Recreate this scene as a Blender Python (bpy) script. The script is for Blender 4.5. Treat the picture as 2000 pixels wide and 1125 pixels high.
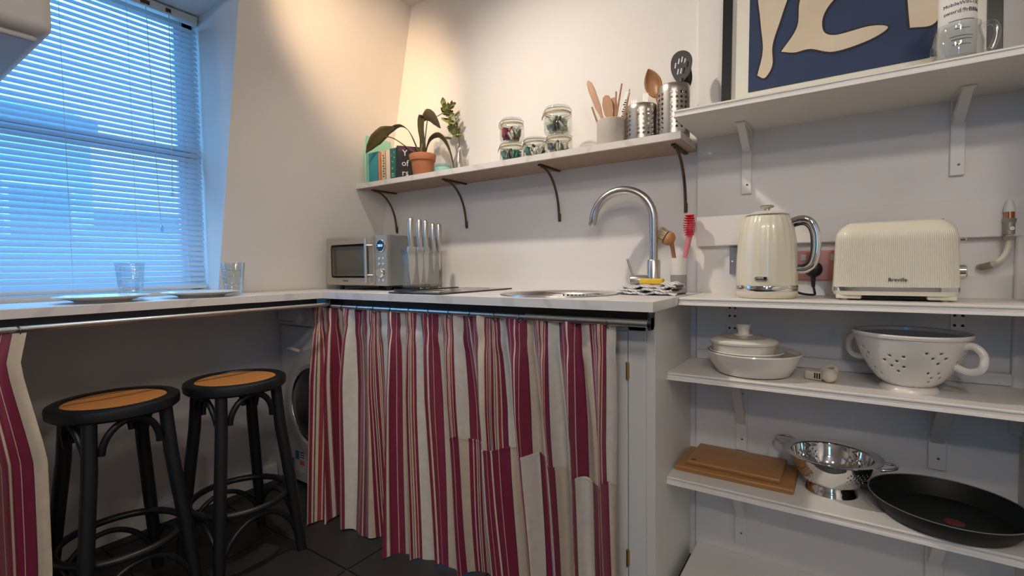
import bpy, bmesh, math, random
from mathutils import Vector, Matrix, Euler
random.seed(7)
for o in list(bpy.data.objects): bpy.data.objects.remove(o)
SC = bpy.context.scene
COL = SC.collection
PI = math.pi

# ---------------------------------------------------------------- units
# plan units -> metres: K ; the floor lies at plan height FZ
K, FZ = 1.2, 0.1
def W(p): return Vector((p[0]*K, p[1]*K, (p[2]-FZ)*K))

# ---------------------------------------------------------------- camera
F_PX, YAW, PITCH, ROLL, EYE = 941.6, math.radians(34.094), math.radians(2.45), math.radians(-0.699), 0.982
fw = Vector((-math.sin(YAW)*math.cos(PITCH), math.cos(YAW)*math.cos(PITCH), -math.sin(PITCH)))
rt = Vector((math.cos(YAW), math.sin(YAW), 0)); up = rt.cross(fw)
r2 = rt*math.cos(ROLL)+up*math.sin(ROLL); u2 = -rt*math.sin(ROLL)+up*math.cos(ROLL)
cd = bpy.data.cameras.new('camera'); cam = bpy.data.objects.new('camera', cd); COL.objects.link(cam)
cd.sensor_width = 36; cd.lens = F_PX/2000*36; cd.clip_start = .02; cd.clip_end = 200
cam.matrix_world = Matrix(((r2.x, u2.x, -fw.x, 0), (r2.y, u2.y, -fw.y, 0), (r2.z, u2.z, -fw.z, EYE*K-FZ*K), (0, 0, 0, 1)))
SC.camera = cam

# ---------------------------------------------------------------- world, lights, exposure
wd = bpy.data.worlds.new('world'); SC.world = wd; wd.use_nodes = True
bg = wd.node_tree.nodes['Background']; bg.inputs[0].default_value = (.14, .49, 1.0, 1); bg.inputs[1].default_value = 7.6
vs = SC.view_settings
vs.view_transform = 'Standard'; vs.look = 'None'; vs.exposure = 0.30; vs.gamma = 1.0; vs.use_curve_mapping = False
CEIL = 2.095
def aim(o, tgt):
    d = W(tgt)-o.location; o.rotation_euler = d.to_track_quat('-Z', 'Y').to_euler()
def spot(p, tgt, power, color, size, blend, radius):
    l = bpy.data.lights.new('downlight_lamp', 'SPOT'); l.energy = power; l.color = color
    l.spot_size = math.radians(size); l.spot_blend = blend; l.shadow_soft_size = radius
    o = bpy.data.objects.new('downlight_lamp', l); COL.objects.link(o); o.location = W(p); aim(o, tgt); return o
NEUT = (1, .88, .75)
FILL = (1, .87, .74)  # tint of the unseen ceiling lamps added to fill the room
# (position, target, power, colour, cone, blend, radius)
LAMPS = [((-1.05, .78, CEIL-.02), (-.50, 1.33, .6), 48, NEUT, 146, 1.0, .03),
         ((-1.10, .42, CEIL-.02), (-1.62, 1.50, 1.72), 100, (1, .68, .40), 40, 1.0, .04),
         ((-.20, -.40, CEIL-.02), (-.10, .2, 0), 20, FILL, 165, .6, .10),
         ((.30, -1.30, CEIL-.02), (.1, .6, .3), 50, FILL, 150, .6, .10),
         ((.45, -.30, CEIL-.02), (.4, .5, .2), 34, FILL, 160, .6, .10)]
for a in LAMPS: spot(*a)
def portal(p, w_, h_, rot):
    l = bpy.data.lights.new('window_portal', 'AREA'); l.shape = 'RECTANGLE'; l.size = w_*K; l.size_y = h_*K; l.cycles.is_portal = True
    o = bpy.data.objects.new('window_portal', l); COL.objects.link(o); o.location = W(p); o.rotation_euler = rot
portal((-1.95, .466, 1.39), .70, .96, (PI/2, 0, -PI/2))
portal((.30, -1.86, 1.42), .28, .98, (PI/2, 0, PI))

# ================================================================ materials
MATS = {}
def nodes(m): return m.node_tree.nodes, m.node_tree.links
def mat(name, col, rough=.5, metal=0.0, var=0.0, vscale=8.0, bump=0.0, bscale=60.0, coat=0.0, spec=.5, alt=None, stretch=None, detail=4, sheen=0):
    if name in MATS: return MATS[name]
    m = bpy.data.materials.new(name); m.use_nodes = True; MATS[name] = m
    N, L = nodes(m); b = N['Principled BSDF']
    b.inputs['Base Color'].default_value = (*col, 1); b.inputs['Roughness'].default_value = rough
    b.inputs['Metallic'].default_value = metal; b.inputs['Coat Weight'].default_value = coat
    b.inputs['Specular IOR Level'].default_value = spec
    if sheen: b.inputs['Sheen Weight'].default_value = sheen
    tc = N.new('ShaderNodeTexCoord'); src = tc.outputs['Object']
    if stretch:
        mp = N.new('ShaderNodeMapping'); mp.inputs['Scale'].default_value = stretch; L.new(src, mp.inputs[0]); src = mp.outputs[0]
    if var or alt:
        n = N.new('ShaderNodeTexNoise'); n.inputs['Scale'].default_value = vscale; n.inputs['Detail'].default_value = detail
        L.new(src, n.inputs['Vector'])
        r = N.new('ShaderNodeValToRGB'); r.color_ramp.elements[0].position = .3; r.color_ramp.elements[1].position = .7
        c2 = alt if alt else tuple(min(1, c*(1+var)) for c in col); c1 = col if alt else tuple(c*(1-var) for c in col)
        r.color_ramp.elements[0].color = (*c1, 1); r.color_ramp.elements[1].color = (*c2, 1)
        L.new(n.outputs['Fac'], r.inputs[0]); L.new(r.outputs[0], b.inputs['Base Color'])
    if bump:
        n2 = N.new('ShaderNodeTexNoise'); n2.inputs['Scale'].default_value = bscale; n2.inputs['Detail'].default_value = 3
        L.new(src, n2.inputs['Vector'])
        bp = N.new('ShaderNodeBump'); bp.inputs['Strength'].default_value = bump; bp.inputs['Distance'].default_value = .004
        L.new(n2.outputs['Fac'], bp.inputs['Height']); L.new(bp.outputs[0], b.inputs['Normal'])
    return m
def thin_glass(name, tint=(1, 1, 1), edge=.5, rough=.02, base=.05):
    if name in MATS: return MATS[name]
    m = bpy.data.materials.new(name); m.use_nodes = True; MATS[name] = m
    N, L = nodes(m); N.remove(N['Principled BSDF']); out = N['Material Output']
    t = N.new('ShaderNodeBsdfTransparent'); t.inputs[0].default_value = (*tint, 1)
    g = N.new('ShaderNodeBsdfGlossy'); g.inputs['Roughness'].default_value = rough
    lw = N.new('ShaderNodeLayerWeight'); lw.inputs[0].default_value = .35
    mr = N.new('ShaderNodeMapRange'); mr.inputs[3].default_value = base; mr.inputs[4].default_value = edge
    mx = N.new('ShaderNodeMixShader'); L.new(lw.outputs['Facing'], mr.inputs[0]); L.new(mr.outputs[0], mx.inputs[0])
    L.new(t.outputs[0], mx.inputs[1]); L.new(g.outputs[0], mx.inputs[2]); L.new(mx.outputs[0], out.inputs[0])
    return m
def emit(name, col, s):
    if name in MATS: return MATS[name]
    m = bpy.data.materials.new(name); m.use_nodes = True; MATS[name] = m
    b = m.node_tree.nodes['Principled BSDF']; b.inputs['Base Color'].default_value = (*col, 1)
    b.inputs['Emission Color'].default_value = (*col, 1); b.inputs['Emission Strength'].default_value = s
    return m
def marble(name, base, vein, scale=2.2):
    m = bpy.data.materials.new(name); m.use_nodes = True; MATS[name] = m
    N, L = nodes(m); b = N['Principled BSDF']; b.inputs['Roughness'].default_value = .35
    tc = N.new('ShaderNodeTexCoord'); mp = N.new('ShaderNodeMapping'); mp.inputs['Rotation'].default_value = (.3, .2, .7)
    L.new(tc.outputs['Object'], mp.inputs[0])
    w = N.new('ShaderNodeTexWave'); w.inputs['Scale'].default_value = scale; w.inputs['Distortion'].default_value = 9; w.inputs['Detail'].default_value = 4; w.inputs['Detail Scale'].default_value = 1.3
    L.new(mp.outputs[0], w.inputs[0]); r = N.new('ShaderNodeValToRGB')
    r.color_ramp.elements[0].position = 0; r.color_ramp.elements[0].color = (*vein, 1)
    r.color_ramp.elements[1].position = .16; r.color_ramp.elements[1].color = (*base, 1)
    L.new(w.outputs['Fac'], r.inputs[0]); L.new(r.outputs[0], b.inputs['Base Color']); return m

PAINT = mat('wall_paint', (.76, .725, .68), .8, bump=.12, bscale=90, var=.02, vscale=3)
PAINT_BRICK = mat('painted_masonry', (.76, .73, .69), .75, bump=.35, bscale=40, var=.03, vscale=5)
CEILM = mat('ceiling_paint', (.74, .71, .66), .85, bump=.08, bscale=70)
LOWER = mat('lower_wall_paint', (.68, .65, .66), .8, bump=.1, bscale=70)
GLOSSW = mat('white_gloss_paint', (.76, .73, .68), .40, bump=.03, bscale=30, var=.02, vscale=6)
CABW = mat('cabinet_paint', (.74, .73, .69), .45, bump=.06, bscale=40)
MARB = marble('worktop_marble', (.74, .72, .69), (.63, .61, .59))
MARB_SH = marble('shelf_laminate', (.70, .66, .60), (.62, .57, .51), 3)
RAW = mat('raw_board', (.40, .29, .23), .7, var=.08, vscale=30)
SLATE = mat('slate_tile', (.014, .014, .015), .55, bump=.3, bscale=30, alt=(.022, .021, .020), vscale=6)
GROUT = mat('grout', (.060, .055, .048), .9, bump=.2)
BLACK = mat('black_paint', (.008, .010, .013), .40, bump=.05, bscale=60)
BLACKGL = mat('black_glass', (.008, .008, .009), .06, spec=.6)
BLKPL = mat('black_plastic', (.015, .015, .016), .4)
BRONZE = mat('aged_bronze', (.10, .065, .04), .45, .7, var=.25, vscale=40)
STEEL = mat('brushed_steel', (.60, .57, .53), .28, 1.0, var=.06, vscale=30, stretch=(1, 1, 20))
CHROME = mat('chrome', (.80, .79, .77), .06, 1.0)
HOLDST = mat('holder_steel', (.40, .37, .34), .34, 1.0, var=.1, vscale=20, stretch=(1, 1, 12))
SATIN = mat('satin_steel', (.62, .60, .56), .35, 1.0)
DARKMET = mat('dark_metal', (.10, .10, .11), .3, 1.0)
CREAM = mat('cream_enamel', (.78, .73, .57), .22, coat=.5)
CREAMP = mat('cream_plastic', (.76, .70, .55), .35)
CERAM = mat('white_ceramic', (.78, .74, .66), .18, coat=.4)
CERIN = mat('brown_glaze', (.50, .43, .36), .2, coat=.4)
TERRA = mat('terracotta', (.52, .20, .09), .8, alt=(.42, .14, .06), vscale=9, bump=.15)
SOIL = mat('soil', (.04, .03, .02), .95, bump=.8, bscale=80)
LEAFD = mat('leaf_olive', (.085, .068, .020), .5, alt=(.045, .042, .013), vscale=12)
LEAFB = mat('leaf_bright', (.33, .32, .11), .6, alt=(.26, .29, .09), vscale=20)
STEMM = mat('stem_green', (.10, .085, .03), .6)
WOODL = mat('beech_wood', (.50, .28, .15), .5, alt=(.40, .20, .10), vscale=6, stretch=(12, 12, 1))
WOODS = mat('chopstick_wood', (.42, .20, .10), .5, alt=(.33, .15, .07), vscale=8)
OLIVEW = mat('spoon_wood', (.42, .20, .075), .45, alt=(.27, .11, .035), vscale=7, stretch=(10, 10, 2))
BAMBOO = mat('bamboo', (.46, .235, .085), .45, alt=(.38, .18, .06), vscale=5, stretch=(1.5, 14, 14), detail=6)
BAMBED = mat('bamboo_edge', (.36, .17, .055), .5, alt=(.28, .12, .04), vscale=8, stretch=(2, 20, 20))
GREYC = mat('grey_concrete', (.33, .31, .30), .7)
STONEW = mat('stoneware', (.48, .43, .37), .65, var=.05, vscale=20, bump=.1)
YELLOW = mat('yellow_sponge', (.80, .52, .05), .9, bump=.8, bscale=160)
RED = mat('red_bristle', (.75, .008, .02), .4)
PINK = mat('pink_handle', (.70, .22, .25), .35)
BRISTLE = mat('natural_bristle', (.62, .50, .34), .9, var=.15, vscale=50)
COPPER = mat('copper', (.62, .25, .13), .25, 1.0)
COPPL = mat('rose_copper_plate', (.55, .22, .16), .3, .8)
GREYM = mat('grey_metal_plate', (.30, .31, .33), .4, .8)
PAN = mat('pan_coating', (.007, .009, .008), .5, bump=.1, bscale=200, spec=.25)
PANRED = mat('pan_red_spot', (.13, .018, .010), .5)
PWHITE = mat('white_plastic', (.72, .70, .66), .4)
APPL = mat('appliance_white', (.62, .62, .62), .35)
CLEAR = thin_glass('clear_glass', (.95, .97, .97), .55)
JARGL = thin_glass('jar_glass', (.93, .965, .945), .55, base=.035)
ACRYL = thin_glass('acrylic', (.975, .98, .98), .22, base=.015)
PANE = thin_glass('window_glass', (.97, .99, 1), .25)
BRASS = mat('brass', (.55, .36, .13), .35, 1.0)
WHITEL = mat('paper_white', (.82, .80, .76), .8)
INK = mat('ink', (.02, .02, .022), .7)
INKW = mat('white_ink', (.8, .78, .72), .7)
HOLE = mat('hole_dark', (.01, .01, .01), .9)
NAVY = mat('navy_paint', (.016, .032, .085), .7, alt=(.022, .042, .105), vscale=9, bump=.2)
BONE = mat('bone_paint', (.68, .59, .45), .75, alt=(.62, .51, .36), vscale=7)
MOUNT = mat('mount_card', (.76, .73, .62), .85)
FRAMEB = mat('black_frame', (.008, .010, .009), .35)
CLOTHW = mat('towel_cloth', (.72, .70, .67), .9, bump=.5, bscale=120)
RUBBER = mat('rubber_ring', (.62, .42, .22), .6)

def slat_mat():
    m = bpy.data.materials.new('blind_slat'); m.use_nodes = True
    N, L = nodes(m); b = N['Principled BSDF']; b.inputs['Base Color'].default_value = (.54, .61, .68, 1); b.inputs['Roughness'].default_value = .4
    t = N.new('ShaderNodeBsdfTranslucent'); t.inputs[0].default_value = (.62, .70, .78, 1)
    mx = N.new('ShaderNodeMixShader'); mx.inputs[0].default_value = .22; L.new(b.outputs[0], mx.inputs[1]); L.new(t.outputs[0], mx.inputs[2])
    L.new(mx.outputs[0], N['Material Output'].inputs[0]); return m
SLAT = slat_mat()
def stripe_mat():
    m = bpy.data.materials.new('striped_cotton'); m.use_nodes = True
    N, L = nodes(m); b = N['Principled BSDF']; b.inputs['Roughness'].default_value = .55; b.inputs['Sheen Weight'].default_value = .2
    uv = N.new('ShaderNodeUVMap'); sp = N.new('ShaderNodeSeparateXYZ'); L.new(uv.outputs[0], sp.inputs[0])
    fr = N.new('ShaderNodeMath'); fr.operation = 'FRACT'; L.new(sp.outputs[0], fr.inputs[0])
    r = N.new('ShaderNodeValToRGB'); r.color_ramp.interpolation = 'CONSTANT'; e = r.color_ramp.elements
    Bu = (.205, .010, .046, 1); Cr = (.60, .51, .38, 1); Wh = (.66, .62, .54, 1); Dk = (.07, .012, .02, 1); Ro = (.30, .035, .05, 1)
    seq = [(0, Dk), (.006, Bu), (.080, Cr), (.086, Bu), (.145, Dk), (.150, Ro), (.168, Wh), (.196, Ro), (.210, Dk), (.215, Bu), (.285, Cr), (.292, Bu), (.385, Dk), (.393, Cr),
           (.54, Bu), (.585, Cr), (.597, Bu), (.622, Cr), (.634, Dk), (.645, Cr), (.660, Bu), (.695, Cr), (.708, Dk), (.718, Cr), (.735, Ro), (.765, Cr), (.777, Bu), (.815, Dk), (.822, Wh)]
    e[0].position = 0; e[0].color = seq[0][1]; e[1].position = seq[1][0]; e[1].color = seq[1][1]
    for p, c in seq[2:]:
        q = e.new(p); q.color = c
    L.new(fr.outputs[0], r.inputs[0])
    n = N.new('ShaderNodeTexNoise'); n.inputs['Scale'].default_value = 35; mxc = N.new('ShaderNodeMix'); mxc.data_type = 'RGBA'; mxc.blend_type = 'MULTIPLY'
    tc = N.new('ShaderNodeTexCoord'); L.new(tc.outputs['Object'], n.inputs['Vector'])
    rr = N.new('ShaderNodeValToRGB'); rr.color_ramp.elements[0].color = (.82, .82, .82, 1); rr.color_ramp.elements[1].color = (1.05, 1.05, 1.05, 1)
    L.new(n.outputs['Fac'], rr.inputs[0]); mxc.inputs[0].default_value = 1; L.new(r.outputs[0], mxc.inputs[6]); L.new(rr.outputs[0], mxc.inputs[7])
    L.new(mxc.outputs[2], b.inputs['Base Color'])
    bp = N.new('ShaderNodeBump'); bp.inputs['Strength'].default_value = .25; bp.inputs['Distance'].default_value = .004; L.new(n.outputs['Fac'], bp.inputs['Height']); L.new(bp.outputs[0], b.inputs['Normal'])
    return m
STRIPE = stripe_mat()
def weave_mat():
    m = bpy.data.materials.new('woven_cane'); m.use_nodes = True
    N, L = nodes(m); b = N['Principled BSDF']; b.inputs['Roughness'].default_value = .5
    tc = N.new('ShaderNodeTexCoord'); ch = N.new('ShaderNodeTexChecker'); ch.inputs['Scale'].default_value = 105
    mp = N.new('ShaderNodeMapping'); mp.inputs['Rotation'].default_value = (0, 0, .5); L.new(tc.outputs['Object'], mp.inputs[0]); L.new(mp.outputs[0], ch.inputs[0])
    ch.inputs[1].default_value = (.70, .33, .10, 1); ch.inputs[2].default_value = (.36, .115, .02, 1)
    n = N.new('ShaderNodeTexNoise'); n.inputs['Scale'].default_value = 25; L.new(tc.outputs['Object'], n.inputs[0])
    mx = N.new('ShaderNodeMix'); mx.data_type = 'RGBA'; L.new(n.outputs['Fac'], mx.inputs[0]); L.new(ch.outputs[0], mx.inputs[6]); mx.inputs[7].default_value = (.60, .26, .07, 1)
    L.new(mx.outputs[2], b.inputs['Base Color'])
    bp = N.new('ShaderNodeBump'); bp.inputs['Strength'].default_value = .5; bp.inputs['Distance'].default_value = .003; L.new(ch.outputs[1], bp.inputs['Height']); L.new(bp.outputs[0], b.inputs['Normal'])
    return m
CANE = weave_mat()
def towel_mat():
    m = bpy.data.materials.new('tea_towel_print'); m.use_nodes = True
    N, L = nodes(m); b = N['Principled BSDF']; b.inputs['Roughness'].default_value = .95
    tc = N.new('ShaderNodeTexCoord'); w = N.new('ShaderNodeTexWave'); w.inputs['Scale'].default_value = 42; w.inputs['Distortion'].default_value = 5; w.bands_direction = 'DIAGONAL'
    L.new(tc.outputs['Object'], w.inputs[0]); r = N.new('ShaderNodeValToRGB'); r.color_ramp.interpolation = 'CONSTANT'
    r.color_ramp.elements[0].color = (.20, .21, .26, 1); r.color_ramp.elements[1].position = .09; r.color_ramp.elements[1].color = (.72, .69, .66, 1)
    L.new(w.outputs['Fac'], r.inputs[0]); L.new(r.outputs[0], b.inputs['Base Color']); return m
TOWEL = towel_mat()

# ================================================================ mesh helpers (plan units)
class MB:
    def __init__(s): s.b = bmesh.new(); s.uv = None
    def _x(s, verts, M):
        if M is not None:
            for v in verts: v.co = M @ v.co
    def box(s, x0, x1, y0, y1, z0, z1, bev=0, seg=2, M=None):
        r = bmesh.ops.create_cube(s.b, size=1); vs_ = r['verts']
        for v in vs_: v.co = Vector(((x0+x1)/2+v.co.x*(x1-x0), (y0+y1)/2+v.co.y*(y1-y0), (z0+z1)/2+v.co.z*(z1-z0)))
        if bev:
            ed = list({e for v in vs_ for e in v.link_edges})
            rr = bmesh.ops.bevel(s.b, geom=ed, offset=bev, segments=seg, profile=.5, affect='EDGES'); vs_ = list({v for f in rr['faces'] for v in f.verts}|{v for v in vs_ if v.is_valid})
        s._x(vs_, M); return s
    def lathe(s, prof, n=32, cap0=False, cap1=False, M=None, ribs=0, ramp=0, sx=1, sy=1):
        rings = []; nv = []
        for (r, z) in prof:
            ring = []
            for i in range(n):
                a = 2*PI*i/n; rr = r*(1+ramp*math.cos(ribs*a)) if ribs else r
                v = s.b.verts.new((rr*math.cos(a)*sx, rr*math.sin(a)*sy, z)); ring.append(v); nv.append(v)
            rings.append(ring)
        for a, b in zip(rings, rings[1:]):
            for i in range(n): s.b.faces.new((a[i], a[(i+1) % n], b[(i+1) % n], b[i]))
        if cap0: s.b.faces.new(list(reversed(rings[0])))
        if cap1: s.b.faces.new(rings[-1])
        s._x(nv, M); return s
    def tube(s, pts, rad, n=8, closed=False, caps=True, M=None):
        pts = [Vector(p) for p in pts]; m = len(pts); rads = rad if isinstance(rad, (list, tuple)) else [rad]*m
        rings = []; nv = []; prev = None
        for i, p in enumerate(pts):
            if closed: t = pts[(i+1) % m]-pts[i-1]
            else: t = pts[min(i+1, m-1)]-pts[max(i-1, 0)]
            t = t.normalized() if t.length > 1e-9 else Vector((0, 0, 1))
            if prev is None:
                a = Vector((0, 0, 1)) if abs(t.z) < .9 else Vector((1, 0, 0)); nrm = t.cross(a).normalized()
            else:
                nrm = prev-t*prev.dot(t); nrm = nrm.normalized() if nrm.length > 1e-6 else t.orthogonal().normalized()
            prev = nrm; bn = t.cross(nrm)
            ring = [s.b.verts.new(p+(nrm*math.cos(2*PI*k/n)+bn*math.sin(2*PI*k/n))*rads[i]) for k in range(n)]
            rings.append(ring); nv += ring
        prs = list(zip(rings, rings[1:]))+([(rings[-1], rings[0])] if closed else [])
        for a, b in prs:
            for k in range(n): s.b.faces.new((a[k], a[(k+1) % n], b[(k+1) % n], b[k]))
        if caps and not closed:
            s.b.faces.new(list(reversed(rings[0]))); s.b.faces.new(rings[-1])
        s._x(nv, M); return s
    def cyl(s, p0, p1, r, n=16, r1=None):
        return s.tube([p0, p1], [r, r if r1 is None else r1], n)
    def prism(s, poly, axis, a0, a1, M=None):
        # poly in the two other axes: axis 'x' -> (y,z); 'y' -> (x,z); 'z' -> (x,y)
        def mk(p, t): return {'x': (t, p[0], p[1]), 'y': (p[0], t, p[1]), 'z': (p[0], p[1], t)}[axis]
        A = [s.b.verts.new(mk(p, a0)) for p in poly]; B_ = [s.b.verts.new(mk(p, a1)) for p in poly]; n = len(poly)
        for i in range(n): s.b.faces.new((A[i], A[(i+1) % n], B_[(i+1) % n], B_[i]))
        s.b.faces.new(list(reversed(A))); s.b.faces.new(B_); s._x(A+B_, M); return s
    def grid(s, fn, nu, nv, uvfn=None, mask=None):
        V = [[s.b.verts.new(fn(i/nu, j/nv)) for j in range(nv+1)] for i in range(nu+1)]
        lay = s.b.loops.layers.uv.verify() if uvfn else None
        for i in range(nu):
            for j in range(nv):
                f = s.b.faces.new((V[i][j], V[i+1][j], V[i+1][j+1], V[i][j+1]))
                if lay:
                    for lp, (a, b) in zip(f.loops, ((i, j), (i+1, j), (i+1, j+1), (i, j+1))): lp[lay].uv = uvfn(a/nu, b/nv)
        return s
    def perforated(s, fn, nu, nv, frac, mask):
        # grid of cells on surface fn(u,v), cells where mask(i,j) carry a real round hole
        cache = {}
        def V(u, v):
            k = (round(u*1e5) % 100000, round(v*1e5))
            if k not in cache: cache[k] = s.b.verts.new(fn(u, v))
            return cache[k]
        for i in range(nu):
            for j in range(nv):
                cu, cv = (i+.5)/nu, (j+.5)/nv; du, dv = .5/nu, .5/nv
                sq = [(1, 0), (1, 1), (0, 1), (-1, 1), (-1, 0), (-1, -1), (0, -1), (1, -1)]
                o = [V(cu+a*du, cv+b*dv) for a, b in sq]
                if mask(i, j):
                    c = [s.b.verts.new(fn(cu+frac*du*math.cos(k*PI/4), cv+frac*dv*math.sin(k*PI/4))) for k in range(8)]
                    for k in range(8): s.b.faces.new((o[k], o[(k+1) % 8], c[(k+1) % 8], c[k]))
                else: s.b.faces.new(o)
        return s
    def ball(s, c, r, n=10, sc=(1, 1, 1), M=None):
        q = bmesh.ops.create_uvsphere(s.b, u_segments=n, v_segments=max(5, n//2+1), radius=1)
        for v in q['verts']: v.co = Vector((c[0]+v.co.x*r*sc[0], c[1]+v.co.y*r*sc[1], c[2]+v.co.z*r*sc[2]))
        s._x(q['verts'], M); return s
    def obj(s, name, m, parent=None, loc=None, rot=(0, 0, 0), smooth=None, solid=0, subsurf=0):
        bmesh.ops.recalc_face_normals(s.b, faces=s.b.faces) if not solid else None
        for v in s.b.verts: v.co *= K
        me = bpy.data.meshes.new(name); s.b.to_mesh(me); s.b.free(); me.materials.append(m)
        if smooth is not None:
            me.polygons.foreach_set('use_smooth', [True]*len(me.polygons))
            try: me.set_sharp_from_angle(angle=math.radians(smooth))
            except Exception: pass
        o = bpy.data.objects.new(name, me); COL.objects.link(o)
        if solid: md = o.modifiers.new('Solidify', 'SOLIDIFY'); md.thickness = solid*K; md.offset = 0
        if subsurf: md = o.modifiers.new('Subsurf', 'SUBSURF'); md.levels = subsurf; md.render_levels = subsurf
        place(o, parent, loc, rot); return o
def place(o, parent, loc, rot):
    if parent is not None:
        o.parent = parent; o.location = Vector(loc or (0, 0, 0))*K
    else: o.location = W(loc or (0, 0, 0))
    o.rotation_euler = rot
def tag(o, label, cat, group=None):
    o['label'] = label; o['category'] = cat
    if group: o['group'] = group
    return o
def thing(name, label, cat, loc, rz=0, group=None):
    o = bpy.data.objects.new(name, None); COL.objects.link(o); o.empty_display_size = .05
    o.location = W(loc); o.rotation_euler = (0, 0, rz); return tag(o, label, cat, group)
def struct(o): o['kind'] = 'structure'; return o
def dup_part(o, parent, loc=None, rot=None):
    c = o.copy(); COL.objects.link(c); c.parent = parent
    if loc is not None: c.location = Vector(loc)*K
    if rot is not None: c.rotation_euler = rot
    return c
def dup_tree(root, loc, rz, label):
    r = root.copy(); COL.objects.link(r); r.location = W(loc); r.rotation_euler = (0, 0, rz); r['label'] = label
    for ch in list(root.children):
        c = ch.copy(); COL.objects.link(c); c.parent = r
        for g in ch.children:
            d = g.copy(); COL.objects.link(d); d.parent = c
    return r
def text(name, s, size, m, parent, loc, rot, extrude=.0004, bend=None, sx=1):
    cu = bpy.data.curves.new(name, 'FONT'); cu.body = s; cu.size = size*K; cu.extrude = extrude*K; cu.align_x = 'CENTER'; cu.align_y = 'CENTER'; cu.resolution_u = 2
    t = bpy.data.objects.new(name, cu); COL.objects.link(t)
    dg = bpy.context.evaluated_depsgraph_get(); me = bpy.data.meshes.new_from_object(t.evaluated_get(dg))
    bpy.data.objects.remove(t); bpy.data.curves.remove(cu)
    for v in me.vertices: v.co.x *= sx
    if bend:
        R = bend*K
        for v in me.vertices:
            a = v.co.x/R; d = R+v.co.z; v.co = Vector((d*math.sin(a), v.co.y, d*math.cos(a)-R))
    me.materials.clear(); me.materials.append(m)
    o = bpy.data.objects.new(name, me); COL.objects.link(o); place(o, parent, loc, rot); return o
def RZ(a): return Matrix.Rotation(a, 4, 'Z')
def T(x, y, z): return Matrix.Translation((x, y, z))
def spline(pts, n):
    P = [Vector(p) for p in pts]; out = []
    Q = [P[0]*2-P[1]]+P+[P[-1]*2-P[-2]]
    for i in range(1, len(Q)-2):
        for k in range(n):
            t = k/n; a, b, c, d = Q[i-1], Q[i], Q[i+1], Q[i+2]
            out.append(.5*((2*b)+(c-a)*t+(2*a-5*b+4*c-d)*t*t+(3*b-a-3*c+d)*t**3))
    out.append(P[-1]); return out
def interp(tab, x):
    if x <= tab[0][0]: return tab[0][1]
    for (a, va), (b, vb) in zip(tab, tab[1:]):
        if x <= b: return va+(vb-va)*(x-a)/(b-a)
    return tab[-1][1]

# ================================================================ setting
D = 1.506
SA, SB = -1.9835, .22242            # sloped roof wall: x = SA + SB*z
def sx_(z): return SA+SB*z
WY0, WY1, WX = .12, .8127, -1.859    # dormer cheeks and window plane
RX = .337
def S(name, mb, m, **k): return struct(mb.obj(name, m, **k))
# floor with slabs
fl = S('floor', MB().box(-2.2, 1.15, -1.75, 1.6, FZ-.06, FZ-.006), GROUT)
ang = math.radians(0); tile = None
TS = .36
gx0, gy0 = -1.545, .866
for i in range(-2, 8):
    for j in range(-8, 2):
        x0, y0 = gx0+i*TS, gy0+j*TS
        xa, xb_, ya, yb = max(x0, -2.1), min(x0+TS, 1.12), max(y0, -1.7), min(y0+TS, 1.55)
        if xb_-xa < .03 or yb-ya < .03: continue
        MB().box(xa+.0025, xb_-.0025, ya+.0025, yb-.0025, FZ-.008, FZ, .0015, 1).obj('floor_tile', SLATE, fl)
for ch in fl.children: ch.location = (0, 0, 0)
S('ceiling', MB().box(-2.3, 1.2, -1.8, 1.7, CEIL, CEIL+.08), CEILM)
def slope_poly(z0, z1): return [(sx_(z0), z0), (sx_(z1), z1), (-2.0, z1), (-2.0, z0)]
S('wall_left', MB().prism(slope_poly(.885, CEIL+.02), 'y', WY1, 1.62), PAINT)
S('wall_left_near', MB().prism(slope_poly(.885, CEIL+.02), 'y', -1.8, WY0), PAINT)
S('wall_left_above_window', MB().prism(slope_poly(1.862, CEIL+.02), 'y', WY0, WY1), PAINT)
S('wall_below_bar', MB().box(-2.3, -1.97, -1.8, 1.7, FZ-.05, .885), LOWER)
S('wall_back', MB().box(-2.3, -.350, D, D+.12, .86, CEIL+.02), PAINT)
S('wall_back_lower', MB().box(-2.3, -.352, D+.20, D+.30, FZ-.05, .86).box(-.385, -.3505, D-.012, D+.21, FZ-.05, .86), LOWER)
S('wall_alcove', MB().box(-.3505, RX+.02, D-.012, D+.12, FZ-.05, CEIL+.02, .004, 1), PAINT_BRICK)
S('wall_right', MB().box(RX, 1.15, 1.02, 1.7, FZ-.05, CEIL+.02), PAINT_BRICK)
S('wall_right_far', MB().box(1.13, 1.25, -1.8, 1.1, FZ-.05, CEIL+.02), PAINT)
S('wall_front', MB().box(-2.3, .16, -1.85, -1.75, FZ-.05, CEIL+.02).box(.44, 1.2, -1.85, -1.75, FZ-.05, CEIL+.02).box(.16, .44, -1.85, -1.75, FZ-.05, .93).box(.16, .44, -1.85, -1.75, 1.91, CEIL+.02), PAINT)
w2 = S('window_2', MB().box(.16, .44, -1.83, -1.80, .93, .96).box(.16, .44, -1.83, -1.80, 1.88, 1.91).box(.16, .18, -1.83, -1.80, .93, 1.91).box(.42, .44, -1.83, -1.80, .93, 1.91), CABW)
for za, zb in ((.955, 1.41), (1.43, 1.885)):
    o = MB().box(.175, .425, -1.816, -1.812, za, zb).obj('pane', PANE, w2); o.location = (0, 0, 0)
o = MB().box(.175, .425, -1.825, -1.805, 1.405, 1.435).obj('meeting_rail', CABW, w2); o.location = (0, 0, 0)
S('baseboard_below_bar', MB().prism([(-1.97, FZ), (-1.955, FZ), (-1.955, FZ+.06), (-1.962, FZ+.07), (-1.97, FZ+.07)], 'y', -1.7, 1.1), CABW)
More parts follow.
